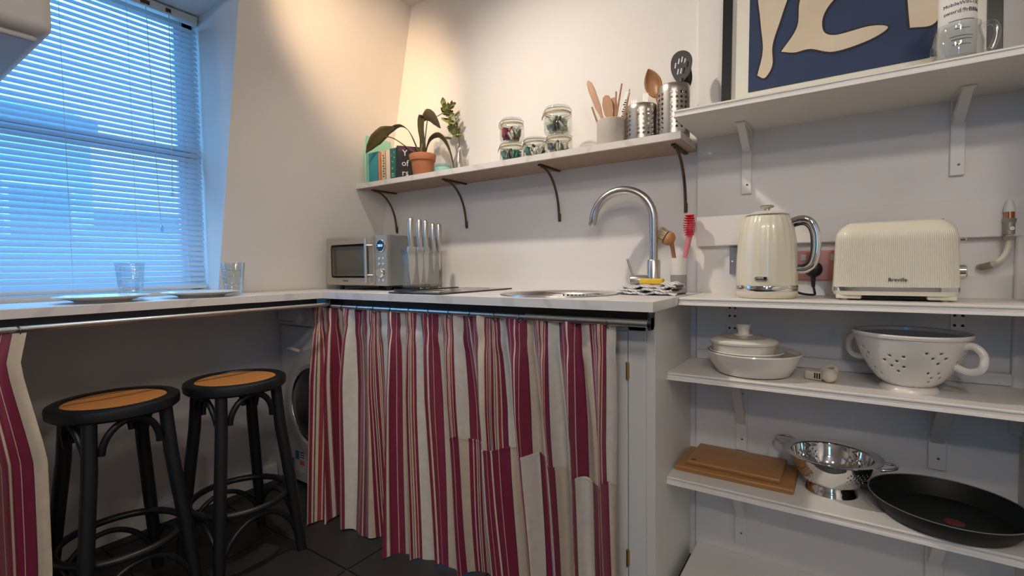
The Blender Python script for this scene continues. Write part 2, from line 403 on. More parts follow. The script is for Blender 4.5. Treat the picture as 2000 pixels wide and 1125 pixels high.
# pipe boxing along the alcove wall, lower plaster patch and plinth
S('trim_1', MB().box(-.345, RX, D-.034, D-.010, 1.036, 1.121, .003, 2), PAINT_BRICK)
S('trim_2', MB().box(.318, RX+.003, D-.03, D-.010, .60, 1.04, .003, 1), PAINT_BRICK)
S('trim_3', MB().box(-.345, RX, D-.026, D-.008, .706, .735, .006, 2), PAINT_BRICK)

# window
w = S('window_1', MB().box(WX-.075, WX-.045, WY0, WY1, .90, .945).box(WX-.075, WX-.045, WY0, WY1, 1.83, 1.862).box(WX-.075, WX-.045, WY0, WY0+.03, .9, 1.862).box(WX-.075, WX-.045, WY1-.03, WY1, .9, 1.862), CABW)
def wpart(name, mb, m): o = mb.obj(name, m, w); o.location = (0, 0, 0); return o
wpart('meeting_rail', MB().box(WX-.07, WX-.035, WY0+.02, WY1-.02, 1.372, 1.408, .004), GREYM)
wpart('sash_stile', MB().box(WX-.068, WX-.05, WY1-.055, WY1-.028, .94, 1.84), CABW)
wpart('sash_stile', MB().box(WX-.068, WX-.05, WY0+.028, WY0+.055, .94, 1.84), CABW)
wpart('pane', MB().box(WX-.062, WX-.058, WY0+.05, WY1-.05, .94, 1.375), PANE)
wpart('pane', MB().box(WX-.062, WX-.058, WY0+.05, WY1-.05, 1.405, 1.835), PANE)
S('window_sill_1', MB().box(-2.02, WX+.012, WY0, WY1, .86, .918, .004, 2), CABW)

# venetian blind
bl = thing('venetian_blind', 'white horizontal slat blind filling the dormer window', 'blind', (WX, (WY0+WY1)/2, .925))
BW = (WY1-WY0)/2-.006
MB().box(-.012, .016, -BW, BW, .905, .932, .002).obj('head_rail', PWHITE, bl)
hr = MB().box(.016, .0185, BW-.165, BW-.140, .911, .923).obj('cord_lock', BRONZE, bl); MB().box(.016, .0185, BW-.095, BW-.080, .911, .923).obj('tilt_gear', BRONZE, bl)
TILT = math.radians(54); SW = .0212
def slat_fn(u, v):
    t = (v-.5)*SW; c = .0016*(1-(2*v-1)**2)
    return Vector((t*math.cos(TILT)-c*math.sin(TILT)*-1, (u-.5)*2*BW, -t*math.sin(TILT)+c*math.cos(TILT)))
NS = 50; pitch = .885/NS
first = None
for k in range(NS):
    z = .014+k*pitch
    if first is None: first = MB().grid(slat_fn, 1, 4).obj('slat', SLAT, bl, (0, 0, z), smooth=60)
    else: dup_part(first, bl, (0, random.uniform(-.001, .001), z), (0, random.uniform(-.03, .03), 0))
MB().box(-.009, .009, -BW, BW, -.003, .006, .002).obj('bottom_rail', PWHITE, bl)
for y in (-.25, -.02, BW-.20, BW-.055):
    MB().cyl((.0115, y, 0), (.0115, y, .91), .0008, 5).obj('ladder_cord', PWHITE, bl)
MB().tube([(.021, BW-.152, .91), (.023, BW-.146, .6), (.022, BW-.14, .30), (.02, BW-.135, .21)], .0011, 5).obj('pull_cord', PWHITE, bl)
MB().tube([(.021, BW-.088, .91), (.024, BW-.092, .6), (.022, BW-.10, .33)], .0013, 5).obj('tilt_cord', PWHITE, bl)
for y, z in ((BW-.134, .19), (BW-.10, .31)):
    MB().lathe([(.001, .02), (.004, .016), (.006, 0), (.005, -.004)], 8, True, True).obj('tassel', thin_glass('tassel_plastic', (.8, .85, .9), .7), bl, (.022, y, z))

# street beyond the window
def building(name, label, x, y0, y1, z0, z1, colr, rows, cols, step):
    b = thing(name, label, 'building', (x, (y0+y1)/2, z0)); hw = (y1-y0)/2; h = z1-z0
    wl = mat('render_'+name, colr, .9, var=.06, vscale=2)
    MB().box(-1.5, 0, -hw, hw, 0, h).obj('wall', wl, b)
    rf = MB().prism([(-1.6, h), (.1, h), (.1, h+.12), (-.7, h+step), (-1.6, h+.12)], 'y', -hw-.05, hw+.05).obj('roof', mat('slate_roof', (.10, .11, .13), .8), b)
    for i in range(rows):
        for j in range(cols):
            y = -hw+(j+.5)*2*hw/cols; z = .5+(i+.3)*(h-.7)/rows
            f = MB().box(-.02, .03, y-.28, y+.28, z, z+.62, .01).obj('window', CABW, b)
            p = MB().box(.025, .036, y-.24, y+.24, z+.04, z+.58).obj('pane', mat('far_pane', (.10, .14, .19), .1), f)
    return b
building('terraced_house', 'grey house front across the street seen through the blind', -7.0, -1.6, 1.9, -4.0, 2.55, (.34, .36, .40), 4, 4, .35)
building('low_house', 'paler lower house beside it seen through the blind', -7.6, 2.0, 7.0, -4.0, 1.55, (.52, .52, .50), 3, 5, .3)
tag(MB().box(-40, -2.6, -30, 40, -4.2, -4.0).obj('street', mat('asphalt', (.10, .10, .11), .9)), 'grey street surface below the window', 'street')

# ceiling downlights (fixtures of the lamps above, the FILL ones added for brightness)
for i, a in enumerate(LAMPS):
    p = a[0]; words = ['over the bar corner', 'aimed at the shelf corner', 'added as fill above the middle of the room', 'added as fill near the window side behind', 'added as fill on the open side of the room'][i]
    t = thing('downlight', 'round white recessed ceiling downlight '+words, 'ceiling light', (p[0], p[1], CEIL-.006), group='recessed downlights')
    MB().lathe([(.030, .006), (.046, .006), (.046, 0), (.040, -.004), (.033, 0), (.030, .006)], 24).obj('bezel', PWHITE, t, smooth=40)
    MB().lathe([(.030, .0058), (.0005, .0058)], 20).obj('lens', emit('lamp_lens', (1, .85, .65), 6), t)

# near unit at top left
t = thing('wall_unit', 'white wall-hung unit with rounded corners in front of the blind', 'wall unit', (-1.2, .283, 1.404))
MB().box(-.46, 0, -.62, 0, .010, .62, .022, 4).obj('case', mat('unit_white', (.60, .58, .56), .45), t, smooth=40)
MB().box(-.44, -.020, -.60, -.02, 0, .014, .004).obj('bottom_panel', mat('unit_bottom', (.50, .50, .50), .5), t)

# ================================================================ counters
ZC, CT = .902, .0226
XB, DCT = -1.534, 1.0456
XCE = -.3355
def worktop_with_hole(x0, x1, y0, y1, cx, cy, rx, ry):
    m = MB(); b = m.b
    o = [b.verts.new((x, y, 0)) for x, y in ((x0, y0), (x1, y0), (x1, y1), (x0, y1))]
    n = 40; c = [b.verts.new((cx+rx*math.cos(2*PI*i/n), cy+ry*math.sin(2*PI*i/n), 0)) for i in range(n)]
    ed = [b.edges.new((o[i], o[(i+1) % 4])) for i in range(4)]+[b.edges.new((c[i], c[(i+1) % n])) for i in range(n)]
    bmesh.ops.triangle_fill(b, use_beauty=True, use_dissolve=False, edges=ed)
    for f in [f for f in b.faces if (f.calc_center_median().xy-Vector((cx, cy))).length < min(rx, ry)*.9 and all((v.co.xy-Vector((cx, cy))).length < max(rx, ry)*1.01 for v in f.verts)]: b.faces.remove(f)
    fs = list(b.faces); r = bmesh.ops.extrude_face_region(b, geom=fs)
    for v in r['geom']:
        if isinstance(v, bmesh.types.BMVert): v.co.z -= CT
    return m
SKX, SKY, SKR = -.682, 1.255, .156
wt = worktop_with_hole(XB, XCE, DCT, D-.001, SKX, SKY, SKR-.006, SKR-.012).obj('worktop', MARB, None, (0, 0, ZC))
tag(wt, 'pale marbled worktop holding the sink and hob', 'worktop')
bc = MB().box(WX+.016, XB, WY0+.001, WY1-.001, -CT, 0, .001, 1).box(sx_(ZC)+.006, XB, -1.2, WY0+.0005, -CT, 0).prism([(XB, WY1-.001), (sx_(ZC)+.006, WY1-.001), (sx_(ZC)+.006, D-.002), (XB-.0005, D-.002)], 'z', -CT, 0).obj('breakfast_bar', MARB, None, (0, 0, ZC))
tag(bc, 'long narrow marbled breakfast bar running below the window', 'bar counter')
t = thing('under_bar_rail', 'dark timber rail fixed under the breakfast bar edge', 'rail', (XB-.03, 0, ZC-CT-.016))
MB().box(-.012, .012, -1.05, 1.04, -.014, .0155, .001, 1).obj('batten', BLACK, t)
t = thing('worktop_rail', 'dark timber rail under the front edge of the worktop', 'rail', (0, DCT+.052, ZC-CT-.016))
MB().box(XB+.0, -.352, -.012, .012, -.014, .0155, .001, 1).obj('batten', BLACK, t)

# cabinet end with hinged door
cb = thing('sink_cabinet', 'white painted cabinet end with hinged door beside the striped curtain', 'cabinet', (-.366, 1.153, FZ))
MB().box(-.020, .002, .0, D-.014-1.153, 0, .779, .001, 1).obj('side_panel', CABW, cb)
MB().box(-.066, -.0205, 0.0, .02, 0, .779, .001, 1).obj('stile', CABW, cb)
dr = MB().box(-.52, -.069, .001, .018, .015, .72, .002, 1).obj('door', CABW, cb)
for z in (.62, .14): MB().cyl((-.0675, -.003, z-.022), (-.0675, -.003, z+.022), .0035, 8).box(-.072, -.063, -.001, .0015, z-.02, z+.02).obj('hinge', BRASS, dr)
MB().box(-.70, -.0205, .0, .02, .722, .779).obj('top_rail', CABW, cb)

# ---------------------------------------------------------------- curtain rods and curtains
cr = thing('curtain_rod', 'steel curtain rod under the worktop carrying the striped curtain', 'curtain rod', (-.345, 1.060, .852))
MB().cyl((-1.16, 0, 0), (-.004, 0, 0), .0068, 14).obj('pole', SATIN, cr, smooth=40)
MB().cyl((-.33, 0, 0), (-.004, 0, 0), .0088, 14).obj('outer_sleeve', SATIN, cr, smooth=40)
MB().lathe([(.0005, -.004), (.014, -.004), (.014, .004), (.0005, .004)], 18, M=Matrix.Rotation(PI/2, 4, 'Y')).obj('end_cap', DARKMET, cr, smooth=40)
MB().box(-.003, .004, -.012, .012, -.014, .026, .002).obj('end_bracket', DARKMET, cr)
MB().box(-1.165, -1.160, -.012, .012, -.014, .026, .002).obj('end_bracket', DARKMET, cr)
br = thing('bar_curtain_rod', 'steel curtain rod running beneath the breakfast bar', 'curtain rod', (-1.505, -.2, .858))
MB().cyl((0, -.85, 0), (0, 1.26, 0), .0066, 14).obj('pole', SATIN, br, smooth=40)
for y in (-.85, 1.255): MB().box(-.012, .012, y-.004, y+.004, -.012, .020, .002).obj('end_bracket', DARKMET, br)

TOPX = (-1.612, -.430)
HEM = [(0, -1.508, .945), (.05, -1.475, .975), (.10, -1.452, 1.035), (.13, -1.46, 1.055), (.155, -1.395, 1.03), (.175, -1.362, .988), (.22, -1.308, 1.000), (.255, -1.262, 1.010), (.285, -1.225, 1.05), (.31, -1.19, 1.03),
       (.335, -1.150, .950), (.385, -1.10, 1.012), (.43, -1.045, 1.005), (.48, -.985, 1.038), (.53, -.925, 1.02), (.58, -.868, 1.045), (.61, -.85, 1.07), (.66, -.77, 1.03), (.72, -.70, 1.06), (.78, -.63, 1.03), (.84, -.575, 1.07), (.90, -.51, 1.04), (.96, -.455, 1.075), (1, -.428, 1.075)]
hx = [(a, b) for a, b, c in HEM]; hy = [(a, c) for a, b, c in HEM]
def sm(tab, s, k=.014): return (interp(tab, s-k)+2*interp(tab, s)+interp(tab, s+k))/4
CY = 1.062
PERIOD, XA = .158, -.55
def stripe(x, sh=0): return (x-XA-sh)/PERIOD+10.2
def curtain_pt(s, h):
    # s along the cloth, h 0 top .. 1 hem
    xt = TOPX[0]+(TOPX[1]-TOPX[0])*s
    yt = CY
    e = h**1.15
    x = xt+(sm(hx, s)-xt)*e; y = yt+(sm(hy, s)-yt)*(e if h > .1 else h*.5)
    pk = math.exp(-((h-.0)/.09)**2)
    amp = .006+.032*min(1, h/.35)*(1-.5*h)*(.7+.3*math.sin(9.1*s+1))
    ph = 2*PI*(12.5*s+.25*math.sin(2*PI*2.3*s)+.12*h*math.sin(7*s))
    y += -amp*math.sin(ph)-.006*math.sin(2.1*ph+1.7)*min(1, h*3)
    y += -.004*math.sin(2*PI*26*s)*math.exp(-(h/.07)**2)
    x += .014*min(1, h*2.5)*(1-.4*h)*math.sin(ph+1.2)+.012*h*(1-h)*math.sin(21*s+4*h)
    pinch = math.exp(-((h-.095)/.03)**2)
    y += .006*pinch*math.sin(ph)
    z = .846+.004*math.sin(2*PI*12.5*s)-(.846-FZ-.004)*h
    return Vector((x, y, z))
cu = thing('striped_curtain', 'burgundy and cream striped curtain hanging under the sink worktop', 'curtain', (-1.02, CY, FZ))
O = Vector((-1.02, CY, FZ))
MB().grid(lambda u, v: curtain_pt(u, v)-O, 260, 36, lambda u, v: (stripe(TOPX[0]+u*(TOPX[1]-TOPX[0])), v)).obj('cloth', STRIPE, cu, smooth=180)
def lower_pt(u, v):
    s = .56+.437*u; top = .475+.012*math.sin(9*u)+.035*u+(.012 if u > .55 else 0)
    h = top+(1-top)*v; p = curtain_pt(s, h); p.y -= .005+.004*math.sin(6*u+3*v)*v; p.x += .003
    return p-O
MB().grid(lower_pt, 110, 20, lambda u, v: (stripe(TOPX[0]+(.56+.437*u)*(TOPX[1]-TOPX[0]), .07), v)).obj('sewn_lower_panel', STRIPE, cu, smooth=180)
MB().grid(lambda u, v: lower_pt(u, 0)+Vector((0, -.0015*math.sin(v*PI), .004-.010*v)), 110, 3, lambda u, v: (stripe(TOPX[0]+(.56+.437*u)*(TOPX[1]-TOPX[0]), .07), v)).obj('panel_hem', STRIPE, cu, smooth=180)
ring = None
for k in range(15):
    s = .015+k*.97/14; p = curtain_pt(s, 0)
    q = (p.x-O.x, 0, .852-O.z-.0045)
    if ring is None: ring = MB().tube([(0, .0118*math.cos(a), .0118*math.sin(a)) for a in [2*PI*i/14 for i in range(14)]], .0012, 5, closed=True).obj('curtain_ring', DARKMET, cu, q, smooth=60)
    else: dup_part(ring, cu, q, (0, 0, random.uniform(-.3, .3)))
# curtain at the far left of the bar
cu2 = thing('bar_curtain', 'gathered end of a striped curtain at the left below the bar', 'curtain', (-1.49, .10, FZ))
O2 = Vector((-1.49, .10, FZ))
edge = [(0, .278), (.09, .262), (.16, .268), (.38, .290), (.7, .288), (1, .275)]
def lc(u, v):
    e = interp(edge, v); y = -.16+(e+.16)*u
    bulge = .045*min(1, v*3.2)
    x = -1.497+bulge+(.007+.013*min(1, v*3))*math.sin(2*PI*(5.2*u+.15*math.sin(3*v)))+.005*math.sin(23*u+2)
    return Vector((x, y, .850-(.850-FZ-.004)*v))-O2
MB().grid(lc, 90, 24, lambda u, v: ((u*.44)/.150+.597, v)).obj('cloth', STRIPE, cu2, smooth=180)
for k in range(5):
    u = .55+k*.105; p = lc(u, 0)
    dup_part(ring, cu2, (-.015, p.y, .858-FZ-.004), (0, 0, PI/2+.1*k))

# ---------------------------------------------------------------- washing machine
wm = thing('washing_machine', 'white front-loading washing machine half hidden behind the striped curtain', 'washing machine', (-1.655, 1.12, FZ))
MB().box(-.28, .28, .0, .50, .012, .655, .008, 2).obj('body', APPL, wm, smooth=40)
MB().box(-.28, .28, -.008, .012, .66, .725, .004, 2).box(-.28, .28, .012, .50, .655, .725, .004, 1).obj('control_panel', APPL, wm)
dw_ = MB().box(-.27, -.16, -.012, -.006, .668, .718, .003, 2).obj('detergent_drawer', APPL, wm)
MB().box(-.26, -.17, -.0135, -.0115, .672, .676).obj('drawer_grip', GREYM, dw_)
MB().lathe([(.026, 0), (.025, .018), (.020, .022), (.0005, .022)], 20, M=T(-.10, -.008, .692) @ Matrix.Rotation(PI/2, 4, 'X')).obj('programme_knob', APPL, wm, smooth=40)
MX = T(-.005, 0, .355) @ Matrix.Rotation(PI/2, 4, 'X')
d_ = MB().lathe([(.225, 0), (.222, .018), (.205, .030), (.165, .034), (.150, .022)], 48, M=MX).obj('door', mat('door_ring', (.50, .49, .47), .3), wm, smooth=40)
MB().lathe([(.152, .024), (.13, .040), (.08, .050), (.0005, .052)], 40, M=MX).obj('door_glass', BLACKGL, d_, smooth=60)
MB().lathe([(.150, .022), (.156, .030), (.150, .034), (.146, .026)], 40, M=MX).obj('chrome_trim', CHROME, d_, smooth=60)
MB().tube([(-.165, -.036, .56), (-.14, -.05, .575), (-.11, -.05, .575), (-.085, -.036, .565)], .006, 6).obj('door_handle', PWHITE, d_, smooth=60)
st = MB().box(-.195, -.12, -.0022, -.001, .055, .15).obj('energy_sticker', mat('sticker', (.55, .56, .58), .5), wm)
MB().box(-.19, -.165, -.003, -.0022, .105, .140).obj('sticker_block', mat('sticker_blue', (.05, .13, .30), .5), st)
MB().box(-.16, -.13, -.003, -.0022, .085, .105).obj('sticker_block', mat('sticker_red', (.50, .08, .04), .5), st)
MB().box(-.23, -.205, -.003, -.001, .075, .105).obj('sticker_block', mat('sticker_blue', (.05, .13, .30), .5), st)
for i in range(3): MB().box(-.158, -.128, -.003, -.0022, .115+i*.010, .119+i*.010).obj('sticker_line', INK, st)

# ---------------------------------------------------------------- bar stools
def stool(label, loc, rz):
    t = thing('bar_stool', label, 'bar stool', loc, rz, 'black bar stools with cane seats')
    ZT = .557; R = .138
    MB().lathe([(.108, ZT-.004), (.112, ZT), (.130, ZT), (.1365, ZT-.004), (R, ZT-.012), (R-.001, ZT-.026), (.130, ZT-.032), (.108, ZT-.030), (.108, ZT-.004)], 48).obj('seat_rim', BLACK, t, smooth=35)
    MB().lathe([(.1085, ZT-.0045), (.09, ZT-.004), (.04, ZT-.006), (.0005, ZT-.0065)], 40).obj('cane_seat', CANE, t, smooth=60)
    ps = []
    for k in range(4):
        a = PI/4+k*PI/2; c, s_ = math.cos(a), math.sin(a)
        def pt(r, z): return (r*c, r*s_, z)
        MB().tube([pt(.112, ZT-.028), pt(.121, ZT-.15), pt(.147, .22), pt(.171, .02), pt(.174, 0)], [.0155, .0165, .0165, .0145, .014], 12).obj('leg', BLACK, t, smooth=50)
        a2 = a+PI/2
        A = Vector(pt(.106, ZT-.115)); Bq = Vector((.106*math.cos(a2), .106*math.sin(a2), ZT-.115))
        m = (A+Bq)/2; top = Vector((m.x*1.22, m.y*1.22, ZT-.036))
        # bent arch under the seat (two quarter curves from leg to leg)
        for P, Q in ((A, Bq), (Bq, A)):
            dd = (Q-P); dd.z = 0; L = dd.length; dd.normalize(); out = Vector((m.x, m.y, 0)).normalized()
            pts = []
            for i in range(9):
                q = i/8*PI/2
                v = P+dd*(.014+(L*.5-.012)*(1-math.cos(q)))+out*(.010+.012*math.sin(q)); v.z = ZT-.115+.078*math.sin(q); pts.append(v)
            MB().tube(pts, .0085, 8).obj('seat_brace', BLACK, t, smooth=50)
        # lower arch below the foot ring
        Rl = .140
        pts = []
        A = Vector(pt(.162, .05)); Bq = Vector((.162*math.cos(a2), .162*math.sin(a2), .05))
        for i in range(17):
            q = i/16; v = A.lerp(Bq, q); o_ = Vector((v.x, v.y, 0)); h = math.sin(q*PI)**.6
            v.z = .05+.115*h; f = 1+.15*math.sin(q*PI); v.x *= f*(1-.10*h); v.y *= f*(1-.10*h); pts.append(v)
        MB().tube(pts, .0075, 8).obj('lower_arch', BLACK, t, smooth=50)
    MB().tube([(.1335*math.cos(2*PI*i/48), .1335*math.sin(2*PI*i/48), .190) for i in range(48)], .0095, 10, closed=True).obj('foot_ring', BLACK, t, smooth=60)
    return t
s1 = stool('black bentwood bar stool with cane seat, nearer the left curtain', (-1.548, .447, FZ), math.radians(2))
dup_tree(s1, (-1.519, .735, FZ), math.radians(-1), 'black bentwood bar stool with cane seat, nearer the washing machine')

# ================================================================ on the bar
def plate(label, loc):
    t = thing('dinner_plate', label, 'plate', loc, 0, 'plates on the bar')
    MB().lathe([(.0005, .004), (.062, .004), (.070, .007), (.103, .0155), (.1045, .0165), (.1035, .0175), (.070, .0095), (.062, .0065), (.0005, .0065)], 48).obj('dish', CERAM, t, smooth=50)
    MB().lathe([(.055, .0), (.060, .0), (.062, .005), (.054, .005), (.055, 0)], 40).obj('foot_ring', CERAM, t, smooth=50)
    return t
p1 = plate('white dinner plate on the bar, the one nearer the left edge', (-1.655, .462, ZC))
dup_tree(p1, (-1.642, .700, ZC), 0, 'white dinner plate on the bar, the one nearer the wall corner')
def tumbler(label, loc):
    t = thing('tumbler', label, 'glass', loc, 0, 'ribbed tumblers on the bar')
    MB().lathe([(.0005, .004), (.023, .004), (.0255, .010), (.0345, .104), (.0355, .108), (.036, .106), (.027, .004), (.025, 0), (.0005, 0)], 72, ribs=18, ramp=.022).obj('bowl', CLEAR, t, smooth=60)
    for z in (.035, .060, .082): MB().tube([((.0275+.0090*z/.1)*math.cos(2*PI*i/28), (.0275+.0090*z/.1)*math.sin(2*PI*i/28), z+.001*math.cos(5*i)) for i in range(28)], .0006, 4, closed=True).obj('ripple', CLEAR, t, smooth=60)
    return t
g1 = tumbler('clear ribbed tumbler in front of the blind', (-1.757, .556, ZC))
dup_tree(g1, (-1.705, .828, ZC), .2, 'clear ribbed tumbler against the cream wall')

# ================================================================ on the worktop
# microwave
mw = thing('microwave', 'silver microwave with round blue display in the corner', 'microwave', (-1.53, 1.195, ZC))
MB().box(-.176, .176, .012, .275, .018, .205, .004, 2).obj('case', mat('microwave_case', (.30, .31, .31), .4, .6), mw)
FR = mat('microwave_silver', (.50, .455, .39), .38, .75)
MB().box(-.176, .176, .0, .014, .018, .205, .004, 2).obj('front_panel', FR, mw)
md = MB().box(-.173, .110, -.006, .001, .021, .202, .003, 2).obj('door', FR, mw)
MB().box(-.130, .078, -.0075, -.005, .048, .175, .010, 3).obj('window_bezel', BLKPL, md, smooth=40)
MB().box(-.124, .072, -.0085, -.007, .054, .168, .008, 2).obj('door_window', mat('microwave_window', (.085, .078, .06), .25), md, smooth=40)
hd = MB().cyl((.088, -.024, .030), (.088, -.024, .194), .0055, 10).obj('handle', SATIN, md, smooth=40)
for z in (.058, .168): MB().cyl((.088, -.024, z), (.104, -.005, z), .003, 8).obj('handle_post', SATIN, hd)
MB().lathe([(.0235, 0), (.0235, .003), (.0205, .004), (.020, .002), (.0005, .002)], 32, M=T(.146, -.001, .165) @ Matrix.Rotation(PI/2, 4, 'X')).obj('display_bezel', CHROME, mw, smooth=40)
MB().lathe([(.0200, .0024), (.0005, .0024)], 28, M=T(.146, -.001, .165) @ Matrix.Rotation(PI/2, 4, 'X')).obj('display', mat('display_blue', (.01, .035, .10), .15), mw)
text('clock_digits', '20:51', .0125, emit('digits', (.25, .55, 1.0), 1.6), mw, (.146, -.0046, .165), (PI/2, 0, 0))
for i, (x, z) in enumerate([(.136, .118), (.157, .118), (.136, .098), (.157, .098), (.136, .040), (.157, .040)]):
    MB().lathe([(.006, 0), (.0055, .003), (.0005, .0035)], 12, M=T(x, -.001, z) @ Matrix.Rotation(PI/2, 4, 'X')).obj('button', CHROME, mw, smooth=40)
MB().lathe([(.019, 0), (.018, .010), (.015, .013), (.0005, .013)], 28, M=T(.147, -.001, .067) @ Matrix.Rotation(PI/2, 4, 'X')).obj('dial', CHROME, mw, smooth=40)
text('maker_lettering', 'Panasonic', .0085, INK, md, (-.055, -.0064, .036), (PI/2, 0, 0))
MB().box(.1758, .1775, .10, .105, .03, .175).box(.1758, .1775, .105, .24, .17, .175).box(.1758, .1775, .105, .24, .03, .035).obj('side_rib', mat('microwave_case', (.3, .31, .31), .4, .6), mw)
for x in (-.14, .14):
    for y in (.04, .24): MB().cyl((x, y, 0), (x, y, .019), .010, 10).obj('foot', BLKPL, mw)

# knife stand and its knives
KX = -1.262
ks = thing('knife_stand', 'clear acrylic knife stand with black base beside the microwave', 'knife block', (KX, 1.30, ZC))
MB().box(-.050, .050, -.115, .125, 0, .008, .002).obj('base', BLACKGL, ks)
MB().box(-.022, .016, -.100, .098, .008, .145, .004, 2).box(-.018, .012, -.096, .094, .012, .146, .003, 1).obj('block', ACRYL, ks)
MB().box(.0162, .019, -.102, .100, .128, .150, .001).box(-.025, -.0222, -.102, .100, .128, .150, .001).obj('collar', ACRYL, ks)
for y in (-.06, -.03, .03, .06): MB().lathe([(.006, 0), (.005, .003), (.0005, .003)], 10).obj('screw_cap', CHROME, ks, (.034, y, .008))
kn = [(-.080, .118, .034, .110, 'chef knife, longest and nearest the camera'), (-.034, .118, .026, .108, 'second knife, slim blade'), (.0, .112, .024, .108, 'middle knife of the five'), (.042, .075, .016, .100, 'fourth knife, short blade'), (.077, .070, .014, .100, 'smallest knife, nearest the wall')]
for y, bl_, bw, hl, w_ in kn:
    t = thing('kitchen_knife', 'steel-handled '+w_+' in the clear stand', 'knife', (KX+.014-.012*(y+.088)/.165-.006, 1.30+y, ZC+.1385), 0, 'knives in the acrylic stand')
    MB().prism([(-bw*.5, .0), (bw*.5, 0), (bw*.5, -bl_*.45), (bw*.2, -bl_*.85), (-bw*.12, -bl_), (-bw*.40, -bl_*.55)], 'x', -.0012, .0012).obj('blade', SATIN, t)
    MB().box(-.0055, .0055, -bw*.5, bw*.5, 0, .020, .002).obj('bolster', SATIN, t)
    hz = [0, .015, .04, .065, hl*.85, hl-.006, hl]; hr_ = [.009, .0098, .0105, .0115, .011, .0095, .004]
    MB().tube([(0, -.004*math.sin(z/hl*PI), z+.012) for z in hz], hr_, 10).obj('handle', SATIN, t, smooth=60)

# hob, sink, tap
hb = thing('hob', 'flat black glass two-ring hob set on the worktop', 'hob', (-1.096, 1.262, ZC))
MB().box(-.111, .111, -.195, .195, .001, .0055, .0015).obj('glass', BLACKGL, hb)
MB().box(-.108, .108, -.165, .165, 0, .0015).obj('tray', DARKMET, hb)
for y in (-.075, .085): MB().tube([(.072*math.cos(2*PI*i/40), y+.072*math.sin(2*PI*i/40), .0056) for i in range(40)], .0006, 4, closed=True).obj('ring_mark', GREYM, hb)
sk = thing('sink', 'round stainless steel sink bowl set in the worktop', 'sink', (SKX, SKY, ZC))
MB().lathe([(SKR+.018, .0005), (SKR+.017, .003), (SKR+.004, .0035), (SKR-.008, .001), (SKR-.016, -.010), (SKR-.024, -.10), (SKR-.05, -.118), (.02, -.122), (.0005, -.122)], 56).obj('bowl', STEEL, sk, smooth=50)
MB().lathe([(.022, -.1205), (.018, -.119), (.0005, -.119)], 20).obj('drain', CHROME, sk, smooth=40)
for i in range(8):
    a = math.radians(93+(i-3.5)*5.5); r = SKR-.0175
    MB().box(-.0022, .0022, -.0015, .0015, -.008, .003, M=T(r*math.cos(a), r*math.sin(a), -.012) @ RZ(a-PI/2)).obj('overflow_slot', HOLE, sk)
tp = thing('mixer_tap', 'brushed steel swan-neck mixer tap behind the sink', 'tap', (-.452, 1.415, ZC))
MB().lathe([(.024, 0), (.024, .004), (.019, .005), (.019, .095), (.0175, .097), (.0125, .098)], 28, True).obj('body', STEEL, tp, smooth=40)
AR = .0915; dr_ = Vector((-1, -.14, 0)).normalized()
pts = [(0, 0, .095), (0, 0, .15), (0, 0, .205)]+[tuple(dr_*(AR*(1-math.cos(q)))+Vector((0, 0, .215+AR*math.sin(q)*1.02))) for q in [i*PI/18 for i in range(0, 18)]]
e_ = Vector(pts[-1]); pts.append(tuple(e_+dr_*.004+Vector((0, 0, -.022)))); pts.append(tuple(e_+dr_*.002+Vector((0, 0, -.024))))
MB().tube(pts, [.0125]*(len(pts)-1)+[.010], 18).obj('spout', STEEL, tp, smooth=50)
ld = Vector((-1, -.45, 0)).normalized()
hs = MB().tube([tuple(Vector((0, 0, .036))+ld*.012), tuple(Vector((0, 0, .036))+ld*.066), tuple(Vector((0, 0, .036))+ld*.069)], [.0165, .0165, .014], 20).obj('handle_barrel', STEEL, tp, smooth=40)
MB().tube([tuple(Vector((0, 0, .046))+ld*.057), tuple(Vector((-.003, 0, .100))+ld*.073)], [.0042, .0036], 10).obj('lever', STEEL, hs, smooth=40)

# towel, sponge, brush pot, brushes
tw = thing('tea_towel', 'folded black and white patterned tea towel beside the tap', 'tea towel', (-.432, 1.335, ZC))
def fold(x0, x1, y0, y1, z, th, ph):
    def f(u, v):
        x = x0+(x1-x0)*u; a = v*2*PI
        yy = (y0+y1)/2+(y1-y0)/2*math.copysign(abs(math.cos(a))**.5, math.cos(a)); zz = z+th*.5+th*.5*math.sin(a)
        return Vector((x+.003*math.sin(3*a+ph), yy+.003*math.sin(17*u+ph), max(.0003, zz+.0022*math.sin(11*u+ph)+.0016*math.sin(23*u+2*ph))))
    return f
for i, (x0, x1, y0, y1, z, th) in enumerate([(-.078, .082, -.058, .045, .0005, .009), (-.076, .072, -.054, .045, .009, .009), (-.068, .078, -.045, .045, .0175, .008)]):
    m = MB().grid(fold(x0, x1, y0, y1, z, th, i*1.7), 40, 18).obj('fold', TOWEL, tw, smooth=80)
MB().grid(lambda u, v: Vector((.03+.05*u, -.03+.07*v, .026+.012*math.sin(u*PI)*math.sin(v*PI*1.3)+.004*math.sin(9*u))), 12, 10).obj('corner_flap', TOWEL, tw, solid=.002, smooth=80)
tag(MB().box(-.032, .032, -.018, .018, 0, .016, .004, 2).obj('sponge', YELLOW, None, (-.437, 1.353, ZC+.0275), (0, 0, .1)), 'yellow sponge lying on the folded tea towel', 'sponge')
cp = thing('brush_pot', 'small white and grey two-tone pot holding the washing-up brushes', 'pot', (-.388, 1.445, ZC))
MB().lathe([(.0005, .001), (.0215, .001), (.0222, .055), (.0222, .1015), (.0205, .1015), (.0200, .01), (.0005, .008)], 32).obj('body', CERAM, cp, smooth=40)
MB().lathe([(.0005, .0), (.0218, .0), (.02265, .004), (.02265, .052), (.0222, .0525)], 32).obj('grey_base', GREYC, cp, smooth=40)
b1 = thing('dish_brush', 'wooden dish brush with round bristle head in the small pot', 'brush', (-.392, 1.445, ZC+.012))
